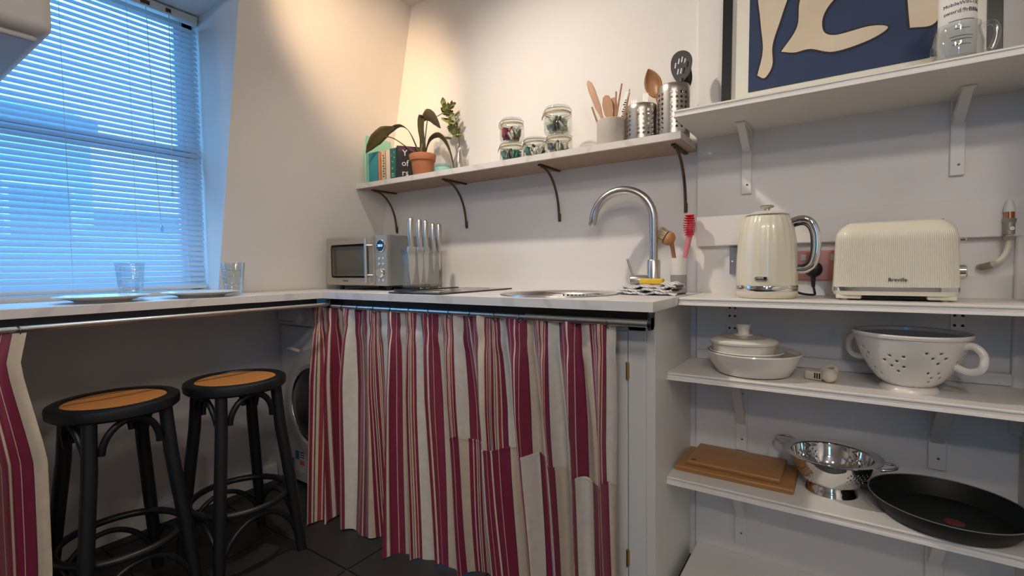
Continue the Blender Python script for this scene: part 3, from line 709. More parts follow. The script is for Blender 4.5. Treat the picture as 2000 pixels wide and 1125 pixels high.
MB().tube([(.002, 0, 0), (-.004, -.002, .06), (-.012, -.005, .120), (-.016, -.007, .142)], [.005, .0055, .006, .006], 10).obj('handle', OLIVEW, b1, smooth=50)
MR = T(-.022, -.008, .147) @ Matrix.Rotation(math.radians(-62), 4, 'Y')
MB().lathe([(.0005, -.018), (.012, -.016), (.0205, -.006), (.0215, .003), (.0195, .006), (.0005, .006)], 24, M=MR).obj('head', mat('brush_head', (.46, .22, .08), .45), b1, smooth=50)
MB().lathe([(.0205, .006), (.0205, .0085)], 24, M=MR).obj('dark_band', BLACK, b1)
m = MB()
for i in range(90):
    r = .0185*math.sqrt((i+.5)/90); a = i*2.39996; x, y = r*math.cos(a), r*math.sin(a)
    m.tube([tuple(MR @ Vector((x, y, .005))), tuple(MR @ Vector((x*1.25, y*1.25, .034)))], [.0015, .0012], 4)
q = m.obj('bristles', BRISTLE, b1); q['kind'] = 'stuff'
b2 = thing('red_brush', 'pink-handled dish brush with bright red bristles in the small pot', 'brush', (-.381, 1.450, ZC+.012))
MB().tube([(-.003, 0, 0), (.006, -.001, .07), (.019, -.002, .135), (.026, 0, .175), (.027, .002, .215)], [.0045, .005, .008, .011, .008], 10).obj('handle', PINK, b2, smooth=50)
m = MB()
for i in range(9):
    for j in range(7):
        z = .158+i*.0062; x = .0265+(j-3)*.0042; wv = .55+.45*math.sin((i+.5)/9*PI); x = .0265+(j-3)*.0042*wv
        m.tube([(x, -.006, z), (x+(j-3)*.0012, -.020, z+.004*(i-4)/4)], [.0019, .0014], 5)
q = m.obj('bristles', RED, b2); q['kind'] = 'stuff'

# ================================================================ wooden shelf
ZW, WT, DW = 1.3395, .0215, 1.3295
sh = thing('long_shelf', 'long marble-look shelf with brown underside on curved brackets', 'shelf', (-1.02, D, ZW-WT))
xr_ = -.352+1.02
MB().prism([(sx_(ZW-WT)+.004+1.02, DW-D), (xr_, DW-D), (xr_, -.001), (sx_(ZW-WT)+.004+1.02, -.001)], 'z', .002, WT).obj('board', MARB_SH, sh)
MB().prism([(sx_(ZW-WT)+.005+1.02, DW-D+.001), (xr_-.001, DW-D+.001), (xr_-.001, -.001), (sx_(ZW-WT)+.005+1.02, -.001)], 'z', 0, .002).obj('underside', RAW, sh)
for x in (-1.632, -1.232, -.812, -.382):
    xx = x+1.02
    pts = [(xx, -.128+.122*(1-math.cos(q)) if False else -.125+.118*math.sin(q), -.006-.160*(1-math.cos(q))) for q in [i*PI/2/14 for i in range(15)]]
    o = MB().tube(pts, [.0042]*15, 8).obj('bracket_arch', BRONZE, sh, smooth=50)
    MB().box(xx-.006, xx+.006, -.140, -.004, -.006, -.0005, .001).obj('bracket_arm', BRONZE, sh)
    MB().box(xx-.005, xx+.005, -.006, -.001, -.178, -.150, .001).obj('bracket_tip', BRONZE, sh)
    MB().ball((xx, -.007, -.168), .0045, 8).obj('bracket_screw', BRONZE, sh)

# books
def book(label, x, w_, y, dep, h, colr, rz=0, page=True, lean=0):
    t = thing('book', label, 'book', (x, y, ZW), rz, 'books at the end of the long shelf')
    m = mat('book_'+'%02d%02d%02d' % tuple(int(c*99) for c in colr), colr, .55, var=.05, vscale=15)
    MB().box(0, .0012, 0, dep, 0, h).box(w_-.0012, w_, 0, dep, 0, h).box(0, w_, 0, .0015, 0, h, .0004, 1).obj('cover', m, t)
    MB().box(.0013, w_-.0013, .0016, dep-.003, .002, h-.003).obj('pages', WHITEL, t)
    if lean: t.rotation_euler = (0, lean, rz)
    return t
book('tall mint green book standing against the wall behind the other books', -1.655, .014, 1.350, .135, .205, (.28, .58, .46))
bk = book('teal book with a rounded spine at the left end of the row', -1.640, .058, 1.362, .10, .128, (.03, .22, .28))
book('slim orange book next to the teal book', -1.578, .016, 1.358, .11, .122, (.55, .20, .10))
bk = book('cream book with a dark patterned spine between orange and white books', -1.560, .026, 1.358, .11, .124, (.55, .42, .27))
for i in range(9): MB().box(.010+.003*(i % 2), .017+.003*(i % 2), -.0008, .0004, .018+i*.0105, .023+i*.0105).obj('spine_mark', INK, bk)
book('pale pink-white book left of the dark green one', -1.532, .026, 1.358, .11, .124, (.66, .55, .48))
bk = book('dark green book with speckled spine beside the black book', -1.504, .034, 1.356, .11, .126, (.02, .12, .11))
for i in range(16): MB().ball((.008+random.random()*.018, 0, .01+random.random()*.1), .0022, 5, (1, .3, 1)).obj('spine_fleck', mat('fleck', (.45, .55, .25), .6), bk)
bk = book('black book with large white letters behind the terracotta pot', -1.462, .018, 1.352, .115, .128, (.012, .010, .014), math.radians(-35))
for s_, z in (('Y', .100), ('of', .060), ('rs', .022)): text('cover_lettering', s_, .034, INKW, bk, (.0186, .030, z), (PI/2, 0, PI/2))
MB().box(.0181, .0184, .004, .11, .108, .126).obj('cover_band', mat('plum_print', (.10, .02, .06), .6, var=.6, vscale=60), bk)

# potted plant
PX, PY = -1.352, 1.385
pp = thing('potted_plant', 'olive-leaved plant in a terracotta pot on the long shelf', 'plant', (PX, PY, ZW))
pt_ = MB().lathe([(.0005, .002), (.034, .002), (.0355, 0), (.037, .003), (.0445, .058), (.0455, .061), (.0495, .061), (.0505, .065), (.052, .083), (.0505, .086), (.046, .086), (.043, .060), (.0005, .055)], 40).obj('pot', TERRA, pp, smooth=35)
MB().lathe([(.0455, .074), (.03, .078), (.0005, .080)], 24).obj('soil', SOIL, pp, smooth=60)
def leaf(path, widths, m, name='leaf', side=(0, 0, 0), cup=.15):
    P = spline(path, 5); n = len(P)-1; b = MB()
    sd = Vector(side).normalized() if Vector(side).length else None
    def f(u, v):
        i = u*n; a = min(int(i), n-1); p = P[a].lerp(P[a+1], i-a)
        t = (P[min(a+1, n)]-P[max(a-1, 0)]).normalized()
        s_ = sd-t*sd.dot(t) if sd else t.cross(Vector((0, 0, 1)))
        s_ = s_.normalized(); nn = s_.cross(t); w_ = interp(widths, u)
        k = (v-.5)*2; w_ *= 1.22
        return p+s_*w_*k+nn*w_*cup*(k*k)
    o = b.grid(f, 22, 4).obj(name, m, pp, smooth=180, solid=.0009); return o
def stem(path, r): MB().tube(spline(path, 5), r, 7).obj('stem', STEMM, pp, smooth=60)
# broad dark leaf drooping left, arching leaf above, upright folded leaf, right arching leaf
leaf([(-.12, -.035, .205), (-.17, -.045, .190), (-.215, -.055, .160), (-.262, -.06, .118)], [(0, .004), (.3, .020), (.6, .021), (.85, .011), (1, .0005)], LEAFD, side=(.55, -.2, .8))
stem([(-.01, 0, .08), (-.06, -.018, .118), (-.12, -.035, .160), (-.165, -.042, .175)], .0022)
leaf([(-.012, 0, .08), (-.035, -.008, .145), (-.07, -.01, .195), (-.12, -.01, .218), (-.19, -.02, .195), (-.262, -.03, .155)], [(0, .009), (.2, .0095), (.4, .0075), (.6, .008), (.75, .014), (.9, .010), (1, .0005)], LEAFD, side=(.3, -.9, .3))
leaf([(.0, 0, .08), (.002, 0, .14), (-.004, 0, .185), (.002, -.004, .222), (.018, -.006, .228)], [(0, .012), (.3, .010), (.6, .013), (.85, .014), (1, .010)], LEAFD, side=(1, .1, 0))
leaf([(.012, -.004, .228), (.045, -.01, .228), (.085, -.02, .200), (.125, -.03, .160)], [(0, .010), (.25, .019), (.6, .019), (.85, .010), (1, .0005)], LEAFD, side=(.35, -.35, .9))
stem([(.012, 0, .08), (.018, -.004, .13), (.032, -.008, .190), (.040, -.010, .215)], .0022)
leaf([(.015, 0, .08), (.035, -.006, .118), (.06, -.01, .140), (.10, -.014, .142), (.140, -.018, .105), (.165, -.020, .05), (.178, -.02, .005)], [(0, .004), (.15, .004), (.4, .008), (.65, .013), (.85, .011), (1, .001)], LEAFD, side=(.5, -.6, .6))
leaf([(.012, -.004, .08), (.02, -.01, .11), (.028, -.012, .13)], [(0, .008), (.5, .008), (1, .001)], LEAFD, side=(1, 0, .3))
MB().lathe([(.016, .076), (.012, .11), (.006, .13)], 10).obj('leaf_base', LEAFD, pp, smooth=60)

# sprig of green bracts in a small clear vase
vz = thing('bud_vase', 'small pale vase behind the terracotta pot', 'vase', (-1.222, 1.452, ZW))
MB().lathe([(.0005, .002), (.022, .002), (.027, .02), (.026, .05), (.014, .085), (.013, .105), (.0155, .112), (.0145, .112), (.012, .104), (.012, .086), (.0245, .05), (.0255, .02), (.0005, .005)], 28).obj('body', thin_glass('frosted_vase', (.92, .90, .86), .5, .25, .22), vz, smooth=50)
sg = thing('green_sprig', 'sprig of bright green papery bracts arching from the small vase', 'sprig', (-1.222, 1.452, ZW+.01))
MB().tube(spline([(0, 0, 0), (.0, 0, .12), (.0, -.01, .18), (-.012, -.016, .222), (-.045, -.02, .238), (-.085, -.03, .225)], 5), .0016, 6).obj('stem', STEMM, sg, smooth=60)
proto = None
for i in range(64):
    u = i/63; c = Vector((-.055+.052*u+.012*math.sin(i*2.1), -.012+.016*math.sin(i*1.3), .262-.130*u**1.2+.010*math.sin(i*3.3)))
    if u < .2: c.z -= .01*math.cos(i)
    rot = (random.uniform(.3, 1.5), random.uniform(-.6, .6), random.uniform(0, 6.28))
    if proto is None:
        proto = MB().grid(lambda a, b: Vector(((a-.5)*.020*math.sin(PI*(b*.9+.1))**.8, .004*math.cos((a-.5)*PI), b*.027)), 4, 5).obj('bract', LEAFB, sg, c, rot, smooth=180)
    else:
        o = dup_part(proto, sg, c, rot); o.scale = (random.uniform(.85, 1.3),)*3
# mint tin, white box
tn = thing('mint_tin', 'small round mint green tin beside the terracotta pot', 'tin', (-1.236, 1.372, ZW))
MB().lathe([(.0005, 0), (.030, 0), (.031, .002), (.031, .026), (.030, .0275), (.0005, .0275)], 32).obj('body', mat('mint_enamel', (.20, .48, .38), .5, alt=(.34, .60, .48), vscale=30), tn, smooth=35)
MB().lathe([(.0314, .019), (.032, .020), (.032, .030), (.0305, .032), (.0005, .032)], 32).obj('lid', mat('mint_lid', (.30, .42, .35), .4), tn, smooth=35)
wb = thing('card_box', 'flat white card box lying on the long shelf', 'box', (-1.12, 1.435, ZW), .05)
MB().box(-.045, .045, -.03, .03, 0, .013, .0008).obj('tray', WHITEL, wb)
MB().box(-.046, .030, -.031, .031, .0085, .0165, .0008).obj('lid', WHITEL, wb)

# clip-top jars
def jar(label, loc, r, h, cols, n):
    t = thing('clip_jar', label, 'jar', loc, random.uniform(-.4, .4), 'clip-top glass jars on the long shelf')
    hb_ = h*.72
    MB().lathe([(.0005, .003), (r*.8, .0015), (r*.93, .003), (r, h*.14), (r, hb_*.80), (r*.90, hb_*.93), (r*.88, hb_)], 32).obj('body', JARGL, t, smooth=50)
    MB().lathe([(r*.92, hb_), (r*.96, hb_+h*.03), (r*.92, hb_+h*.06)], 32).obj('rubber_seal', RUBBER, t, smooth=50)
    MB().lathe([(r*.93, hb_+h*.06), (r*.96, hb_+h*.11), (r*.94, hb_+h*.20), (r*.84, h*.985), (r*.72, h), (r*.70, h*.985), (.0005, h*.965)], 32).obj('lid', JARGL, t, smooth=50)
    for z in (hb_-h*.04, hb_+h*.13): MB().tube([(r*.985*math.cos(2*PI*i/28), r*.985*math.sin(2*PI*i/28), z) for i in range(28)], .0011, 5, closed=True).obj('wire_band', STEEL, t, smooth=60)
    a = math.radians(-125)
    MB().tube(spline([(r*math.cos(a-.35), r*math.sin(a-.35), hb_+h*.13), (r*1.12*math.cos(a-.2), r*1.12*math.sin(a-.2), hb_-h*.10), (r*1.15*math.cos(a), r*1.15*math.sin(a), hb_-h*.22), (r*1.12*math.cos(a+.2), r*1.12*math.sin(a+.2), hb_-h*.10), (r*math.cos(a+.35), r*math.sin(a+.35), hb_+h*.13)], 4), .0012, 5).obj('wire_clip', STEEL, t, smooth=60)
    for k in range(n):
        c = cols[k % len(cols)]; ang_ = k*2.4; rr = r*.70*math.sqrt((k % 7+.3)/7)
        MB().box(-.010, .010, -.0035, .0035, -.014, .014, .003, 1, M=T(rr*math.cos(ang_), rr*math.sin(ang_), .017+(hb_-.034)*(k/max(1, n-1))) @ Euler((random.uniform(-.6, .6), random.uniform(-.5, .5), ang_)).to_matrix().to_4x4()).obj('sachet', mat('sachet_%d%d%d' % tuple(int(x*99) for x in c), c, .6, var=.35, vscale=60), t)
    return t
CR, CG, CW, CD = (.30, .02, .05), (.03, .16, .10), (.58, .55, .48), (.10, .09, .07)
JY = 1.378
jar('lower clip-top jar of dark green sachets in the left stack', (-.925, JY, ZW), .0425, .066, [CG, CG, CD, CW], 26)
jar('upper clip-top jar of red sachets in the left stack', (-.925, JY, ZW+.0665), .0415, .078, [CR, CD, CW, CR], 28)
jar('single low clip-top jar of green and white sachets between the two stacks', (-.832, JY, ZW), .0410, .066, [CG, CW, CW, CD], 26)
jar('lower clip-top jar of white sachets in the right stack', (-.744, JY, ZW), .0420, .064, [CW, CW, CD], 26)
jar('taller upper clip-top jar of pale sachets in the right stack', (-.748, JY, ZW+.0645), .0450, .086, [CW, (.45, .46, .40), CD, CW], 26)

# utensil cup with wooden tools
UX, UY = -.570, 1.388
uc = thing('utensil_cup', 'plain beige stoneware cup holding wooden chopsticks and spatulas', 'cup', (UX, UY, ZW))
MB().lathe([(.0005, .001), (.043, .001), (.0445, .004), (.0445, .077), (.0430, .0785), (.0405, .077), (.0405, .010), (.0005, .008)], 40).obj('body', STONEW, uc, smooth=35)
def rod(label, nm, cat, base, top, r0, r1, m, grp='wooden utensils in the beige cup'):
    t = thing(nm, label, cat, (UX+base[0], UY+base[1], ZW+.011), 0, grp)
    MB().tube([(0, 0, 0), (top[0]-base[0], top[1]-base[1], top[2])], [r0, r1], 8).obj('shaft', m, t, smooth=40); return t
rod('wooden chopstick leaning furthest left in the beige cup', 'chopstick', 'chopstick', (-.022, .0, 0), (-.070, .012, .125), .0036, .0026, WOODS)
rod('upright wooden chopstick in the middle of the beige cup', 'chopstick', 'chopstick', (.006, .005, 0), (.010, .01, .155), .0036, .0026, WOODS)
rod('wooden chopstick leaning right and crossing the upright one', 'chopstick', 'chopstick', (.002, -.005, 0), (.030, .004, .172), .0036, .0026, WOODS)
rod('thin bamboo skewer leaning far right in the beige cup', 'skewer', 'skewer', (.018, .0, 0), (.056, .0, .150), .0022, .0016, BAMBOO)
rod('second thin bamboo skewer, lower, leaning far right in the beige cup', 'skewer', 'skewer', (.020, .012, 0), (.060, -.012, .136), .0022, .0016, BAMBOO)
def flat_tool(label, nm, cat, base, lean, rz, prof, th, m, z0=.011):
    t = thing(nm, label, cat, (UX+base[0], UY+base[1], ZW+z0), rz, 'wooden utensils in the beige cup')
    t.rotation_euler = (0, lean, rz)
    poly = [(w_, z) for w_, z in prof]+[(-w_, z) for w_, z in reversed(prof)]
    MB().prism(poly, 'y', -th, th).obj('blade', m, t); return t
flat_tool('tall wooden spatula rising above the beige cup', 'wooden_spatula', 'spatula', (-.004, .012), -.36, .0, [(.004, 0), (.004, .10), (.009, .13), (.010, .19), (.007, .213), (.002, .222)], .0025, WOODL)
flat_tool('shorter round-ended wooden spatula behind in the beige cup', 'wooden_spatula', 'spatula', (.0, .024), -.18, .1, [(.004, 0), (.004, .07), (.014, .10), (.016, .13), (.010, .152), (.003, .157)], .002, WOODL)
flat_tool('slim wooden fork standing behind the chopsticks', 'wooden_fork', 'fork', (.004, .030), -.08, .0, [(.004, 0), (.004, .07), (.010, .10), (.010, .135), (.005, .146)], .002, WOODL)
ps_ = thing('paper_sleeve', 'white printed paper chopstick sleeve in the beige cup', 'paper sleeve', (UX+.014, UY+.004, ZW+.011), 0); ps_.rotation_euler = (0, .24, -.1)
MB().box(-.008, .008, -.0015, .0015, 0, .148, .0005, 1).obj('sleeve', WHITEL, ps_)
for i in range(9): MB().box(-.0045+.002*(i % 3), .0025+.0012*(i % 2), -.0022, -.0014, .070+i*.0065, .0735+i*.0065).obj('print_mark', INK, ps_)

# perforated steel holders
def holder(label, loc, r, h, nu, nv):
    t = thing('perforated_holder', label, 'utensil holder', loc, 0, 'perforated steel holders on the long shelf')
    z0 = h*.12; z1 = h*.86
    MB().perforated(lambda u, v: Vector((r*math.cos(2*PI*u), r*math.sin(2*PI*u), z0+(z1-z0)*v)), nu, nv, .6, lambda i, j: i % 5 != 4).obj('perforated_wall', HOLDST, t, smooth=40)
    MB().lathe([(r, z1), (r, h-.002), (r-.0015, h), (r-.003, h-.003), (r-.003, h-.012)], 48).obj('rim', HOLDST, t, smooth=40)
    MB().lathe([(r, z0), (r, .002), (r-.002, 0), (.0005, 0)], 48).obj('base', HOLDST, t, smooth=40)
    return t
H1X, H1Y, H2X, H2Y = -.481, 1.393, -.391, 1.400
holder('short perforated steel cutlery holder beside the beige cup', (H1X, H1Y, ZW), .0445, .104, 20, 6)
holder('tall perforated steel utensil holder at the right end of the long shelf', (H2X, H2Y, ZW), .0435, .143, 20, 8)
def fork(label, x, y, dx, top):
    t = thing('table_fork', label, 'fork', (H1X+x, H1Y+y, ZW+.006), 0, 'cutlery in the short steel holder'); t.rotation_euler = (0, dx, .4)
    MB().tube([(0, 0, 0), (0, 0, top-.05), (0, 0, top-.035)], [.003, .0022, .004], 6).obj('handle', SATIN, t, smooth=50)
    for k in range(4): MB().cyl(((k-1.5)*.0035, 0, top-.038), ((k-1.5)*.0042, 0, top), .0010, 5).obj('tine', SATIN, t)
fork('steel fork standing upright in the short steel holder', .012, -.01, .03, .132)
fork('steel fork leaning left in the short steel holder', -.010, .006, -.12, .124)
fork('steel fork at the back of the short steel holder', .0, .020, .07, .126)
sp_ = thing('wooden_spoon', 'olive wood spoon with pointed bowl leaning from the tall holder', 'spoon', (H2X-.012, H2Y+.006, ZW+.008)); sp_.rotation_euler = (math.radians(4), math.radians(-16), 0)
MB().tube([(0, 0, 0), (0, 0, .13)], [.005, .0055], 8).obj('handle', OLIVEW, sp_, smooth=50)
def bowl_fn(u, v):
    w_ = .026*math.sin(PI*min(1, .06+v*.94))**.75*(1.0-.18*v); k = (u-.5)*2
    return Vector((w_*k, .012*(1-k*k)*math.sin(PI*v)-.002, .122+.085*v))
MB().grid(bowl_fn, 10, 16).obj('bowl', OLIVEW, sp_, smooth=180, solid=.003)
ss = thing('slotted_spoon', 'black slotted serving spoon standing in the tall holder', 'spoon', (H2X+.010, H2Y-.006, ZW+.002)); ss.rotation_euler = (0, math.radians(4.5), math.radians(18))
MB().tube([(0, 0, 0), (0, 0, .16)], [.005, .006], 8).obj('handle', BLKPL, ss, smooth=50)
slots = [(-.019, .197), (-.011, .208), (-.003, .213), (.005, .208), (.013, .199), (-.011, .180), (-.003, .182), (.005, .182)]
m = MB(); b = m.b; oc = []
for i in range(40):
    a = 2*PI*i/40; oc.append(b.verts.new((-.003+.028*math.cos(a)*(1-.18*math.sin(a)*-1 if math.sin(a) > 0 else 1-.35*(-math.sin(a))**2), 0, .196+(.040 if math.sin(a) > 0 else .048)*math.sin(a))))
ed = [b.edges.new((oc[i], oc[(i+1) % 40])) for i in range(40)]
for (x, z) in slots:
    q = [b.verts.new((x+dx_, 0, z+dz)) for dx_, dz in ((-.0016, -.009), (.0014, -.009), (.0028, .007), (-.0002, .007))]
    ed += [b.edges.new((q[i], q[(i+1) % 4])) for i in range(4)]
bmesh.ops.triangle_fill(b, use_beauty=True, use_dissolve=False, edges=ed)
for f in list(b.faces):
    c = f.calc_center_median()
    if any(abs(c.x-x-.0006-(c.z-z)*.075) < .0016 and abs(c.z-z+.001) < .0082 for x, z in slots): b.faces.remove(f)
m.obj('slotted_bowl', BLKPL, ss, solid=.003)
s3 = thing('black_ladle', 'black plastic serving spoon behind the slotted one', 'spoon', (H2X+.022, H2Y+.012, ZW+.008)); s3.rotation_euler = (0, math.radians(6), math.radians(70))
MB().tube([(0, 0, 0), (0, 0, .15)], [.005, .006], 8).obj('handle', BLKPL, s3, smooth=50)
MB().grid(bowl_fn, 10, 14).obj('bowl', mat('black_nylon', (.03, .028, .027), .5), s3, (0, 0, .01), smooth=180, solid=.003)

# ================================================================ alcove shelves
def shelf(name, label, zt, dfront, th, x0, x1, yb):
    t = thing(name, label, 'shelf', ((x0+x1)/2, yb, zt-th))
    d = dfront-yb; pr = [(-.0005, 0), (-.0005, th), (d+.003, th), (d, th-.002), (d, th*.76), (d+.0035, th*.70), (d+.0035, th*.36), (d-.002, th*.30), (d-.003, th*.05), (d, 0)]
    MB().prism(pr, 'x', x0-(x0+x1)/2, x1-(x0+x1)/2).obj('board', GLOSSW, t); return t
YA = D-.012
def steel_bracket(t, x, drop, reach, wd, sk=.70):
    MB().box(x-wd/2, x+wd/2, -.009, -.0005, -drop, 0, .0015, 1).obj('bracket_upright', GLOSSW, t)
    MB().box(x-wd/2, x+wd/2, -reach, -.004, -.0045, -.0002, .001, 1).obj('bracket_arm', GLOSSW, t)
    MB().prism([(-.004, -drop*sk), (-reach*.92, -.004), (-reach*.78, -.004), (-.004, -drop*(sk-.16))], 'x', x-wd*.36, x+wd*.36).obj('bracket_strut', GLOSSW, t)
    for z in (-drop*.12, -drop*.30, -drop*.86): MB().lathe([(.0028, 0), (.002, .001), (.0005, .001)], 8, M=T(x+.002, -.0091, z) @ Matrix.Rotation(PI/2, 4, 'X')).obj('screw', DARKMET, t)
    for y in (-reach*.85, -reach*.30): MB().lathe([(.0028, 0), (.0005, .001)], 8, M=T(x, y, -.0046) @ Matrix.Rotation(PI, 4, 'X')).obj('screw', DARKMET, t)
ZU, UT, DU = 1.370, .0192, 1.244
us = shelf('upper_shelf', 'white moulded upper shelf carrying the framed print', ZU, DU, UT, -.346, RX-.001, YA)
cx = (-.346+RX-.001)/2
steel_bracket(us, -.215-cx, .172, .12, .026, .34); steel_bracket(us, .221-cx, .172, .11, .026, .34)
ms = shelf('worktop_shelf', 'white moulded shelf carrying the kettle and toaster', .900, 1.2474, .0192, -.334, RX-.001, YA)
cx2 = (-.334+RX-.001)/2
for x in (-.250, .230):
    xx = x-cx2
    MB().box(xx-.013, xx+.013, -.005, -.0005, -.135, 0, .001, 1).obj('bracket_upright', GLOSSW, ms)
    MB().box(xx-.013, xx+.013, -.16, -.004, -.005, -.0002, .001, 1).obj('bracket_arm', GLOSSW, ms)
    for z in (-.022, -.045, -.080, -.10):
        for dx_ in (-.006, .008): MB().lathe([(.0032, 0), (.0005, .0008)], 8, M=T(xx+dx_, -.0052, z) @ Matrix.Rotation(PI/2, 4, 'X')).obj('bracket_hole', HOLE, ms)
s2 = shelf('middle_shelf', 'white moulded shelf carrying dishes and the ceramic colander', .706, 1.2474, .0192, -.3635, RX-.001, YA)
steel_bracket(s2, -.222-(-.3635+RX)/2, .235, .15, .030); steel_bracket(s2, .200-(-.3635+RX)/2, .195, .15, .034)
s3_ = shelf('lower_shelf', 'white moulded shelf carrying chopping boards, steel colander and pan', .432, 1.2474, .0192, -.3635, RX-.001, YA)
steel_bracket(s3_, -.222-(-.3635+RX)/2, .235, .15, .030); steel_bracket(s3_, .200-(-.3635+RX)/2, .22, .15, .034)
tag(MB().box(-.342, RX-.002, 1.10, YA-.001, FZ, .148, .003, 2).obj('boxed_plinth', CABW), 'white painted box on the floor below the shelves', 'plinth')

# ---------------------------------------------------------------- framed print (generic stand-in), leaning on the wall
fp = thing('framed_print', 'black framed navy print with pale curved shapes on the upper shelf', 'framed print', (.004, 1.452, ZU)); fp.rotation_euler = (math.radians(-4), 0, 0)
FWd, FH = .278, .60
for a in ((-FWd, -FWd+.024, 0, FH), (FWd-.024, FWd, 0, FH), (-FWd, FWd, 0, .024), (-FWd, FWd, FH-.024, FH)): MB().box(a[0], a[1], -.012, .012, a[2], a[3], .001, 1).obj('frame_bar', FRAMEB, fp)
MB().box(-FWd+.02, FWd-.02, -.002, .004, .02, FH-.02).obj('mount', MOUNT, fp)
MB().box(-.212, .196, -.0035, -.001, .075, FH-.08).obj('print_field', NAVY, fp)
def blob(pts, y, m, name):
    P = [(p.x, p.y) for p in spline([(a, b, 0) for a, b in pts+[pts[0]]], 6)][:-1]
    MB().prism(P, 'y', y, y+.0008).obj(name, m, fp)
DKL = mat('dark_outline', (.02, .014, .02), .7)
def grow(pts, g):
    cx_ = sum(p[0] for p in pts)/len(pts); cy_ = sum(p[1] for p in pts)/len(pts); out = []
    n = len(pts)
    for i in range(n):
        a, b = pts[i-1], pts[(i+1) % n]; t = Vector((b[0]-a[0], b[1]-a[1])).normalized(); out.append((pts[i][0]+t.y*g, pts[i][1]-t.x*g))
    return out
sh1 = [(-.190, .115), (-.172, .105), (-.155, .135), (-.155, .19), (-.135, .26), (-.11, .36), (-.14, .42), (-.19, .36), (-.185, .26), (-.178, .18)]
sh2 = [(-.135, .165), (-.105, .155), (-.07, .155), (-.02, .135), (.05, .145), (.085, .165), (.05, .178), (-.02, .176), (-.045, .20), (-.035, .25), (.03, .32), (.05, .40), (-.02, .38), (-.09, .30), (-.10, .22)]
sh3 = [(.125, .152), (.165, .148), (.178, .18), (.180, .26), (.185, .36), (.14, .38), (.115, .30), (.12, .22)]
for s_ in (sh1, sh2, sh3):
    blob(grow(s_, .0045), -.0046, DKL, 'shape_outline'); blob(s_, -.0056, BONE, 'pale_shape')

# glass jug with a rolled card
jg = thing('glass_jug', 'clear glass handled jug at the right end of the upper shelf', 'jug', (.186, 1.290, ZU))
MB().lathe([(.0005, .003), (.036, .003), (.0395, .010), (.0400, .035), (.036, .052), (.0335, .060), (.0355, .070), (.034, .070), (.0320, .060), (.0385, .034), (.036, .008), (.0005, .006)], 40).obj('body', CLEAR, jg, smooth=50)
MB().tube(spline([(.033, -.004, .062), (.050, -.006, .064), (.056, -.007, .045), (.050, -.006, .018), (.038, -.004, .008)], 5), .0052, 8).obj('handle', CLEAR, jg, smooth=50)
cdn = thing('wifi_card', 'rolled white card with printed wireless details in the glass jug', 'card', (.186, 1.290, ZU+.007)); cdn.rotation_euler = (0, 0, .14)
MB().grid(lambda u, v: Vector((.0285*math.cos(.2+5.4*u+PI/2), .0285*math.sin(.2+5.4*u+PI/2), .16*v)), 40, 1).obj('sheet', WHITEL, cdn, smooth=60, solid=.0005)
for s_, z, sz in (('MobileWiFi-13C', .098, .0092), ('sword:9rB88n', .084, .0105)):
    text('print_line', s_, sz, INK, cdn, (0, -.0291, z), (PI/2, 0, 0), .0002, bend=.0291)
for i, (a, w_) in enumerate([(.066, .9), (.050, .5), (.036, .8), (.030, .7), (.020, .6)]):
    MB().grid(lambda u, v: Vector((.0292*math.sin((u-.5)*w_*1.6), -.0292*math.cos((u-.5)*w_*1.6), a+.0016*v)), 10, 1).obj('print_rule', mat('grey_ink', (.15, .15, .15), .7), cdn)

# ---------------------------------------------------------------- kettle, toaster
ZS = .900
kt = thing('kettle', 'cream ribbed kettle with chrome handle on the white shelf', 'kettle', (-.1465, 1.335, ZS))
CRM = CREAM
MB().lathe([(.0005, .001), (.062, .001), (.066, .006), (.0680, .012), (.0680, .0175)], 48).obj('power_base', CREAMP, kt, smooth=35)
MB().lathe([(.0675, .0175), (.0685, .020), (.0685, .029), (.0675, .031)], 48).obj('chrome_band', CHROME, kt, smooth=35)
MB().lathe([(.0672, .031), (.0672, .060), (.066, .100), (.0635, .140), (.059, .170), (.053, .190), (.047, .200)], 96, ribs=24, ramp=.010).obj('body', CRM, kt, smooth=50)
MB().lathe([(.0475, .199), (.0465, .203), (.030, .2105), (.010, .2125), (.0005, .2125)], 40).obj('lid', CREAMP, kt, smooth=50)
MB().lathe([(.0480, .1985), (.0488, .2005), (.0470, .2025)], 40).obj('lid_trim', SATIN, kt, smooth=50)
MB().lathe([(.006, .2125), (.006, .218), (.0145, .2205), (.0160, .223), (.0130, .2255), (.0005, .226)], 24).obj('lid_knob', SATIN, kt, smooth=50)
MB().prism([(-.070, .195), (-.048, .198), (-.052, .150), (-.062, .160)], 'y', -.014, .014).obj('spout', CRM, kt)
hd_ = MB().tube(spline([(.050, 0, .182), (.075, 0, .188), (.094, 0, .178), (.104, 0, .150), (.105, 0, .112), (.098, 0, .082), (.082, 0, .068), (.063, 0, .068)], 6), .0088, 12).obj('handle', CHROME, kt, smooth=60)
MB().tube(spline([(.056, 0, .172), (.076, 0, .176), (.088, 0, .168), (.0945, 0, .148), (.0955, 0, .112), (.090, 0, .088), (.080, 0, .079), (.066, 0, .078)], 6), .0030, 8).obj('handle_liner', DARKMET, hd_, smooth=60)
kt.rotation_euler = (0, 0, math.radians(-6))
bd = MB().box(-.0145, .0145, -.0695, -.0665, .044, .053, .004, 3).obj('badge', SATIN, kt, (0, 0, 0), (0, 0, .06)); text('badge_lettering', 'Breville', .0058, INK, bd, (-.003, -.0698, .0485), (PI/2, 0, 0), sx=.8); MB().box(.005, .012, -.0700, -.0694, .0455, .0515, .002, 2).obj('badge_mark', mat('oxblood', (.06, .01, .012), .3), bd)

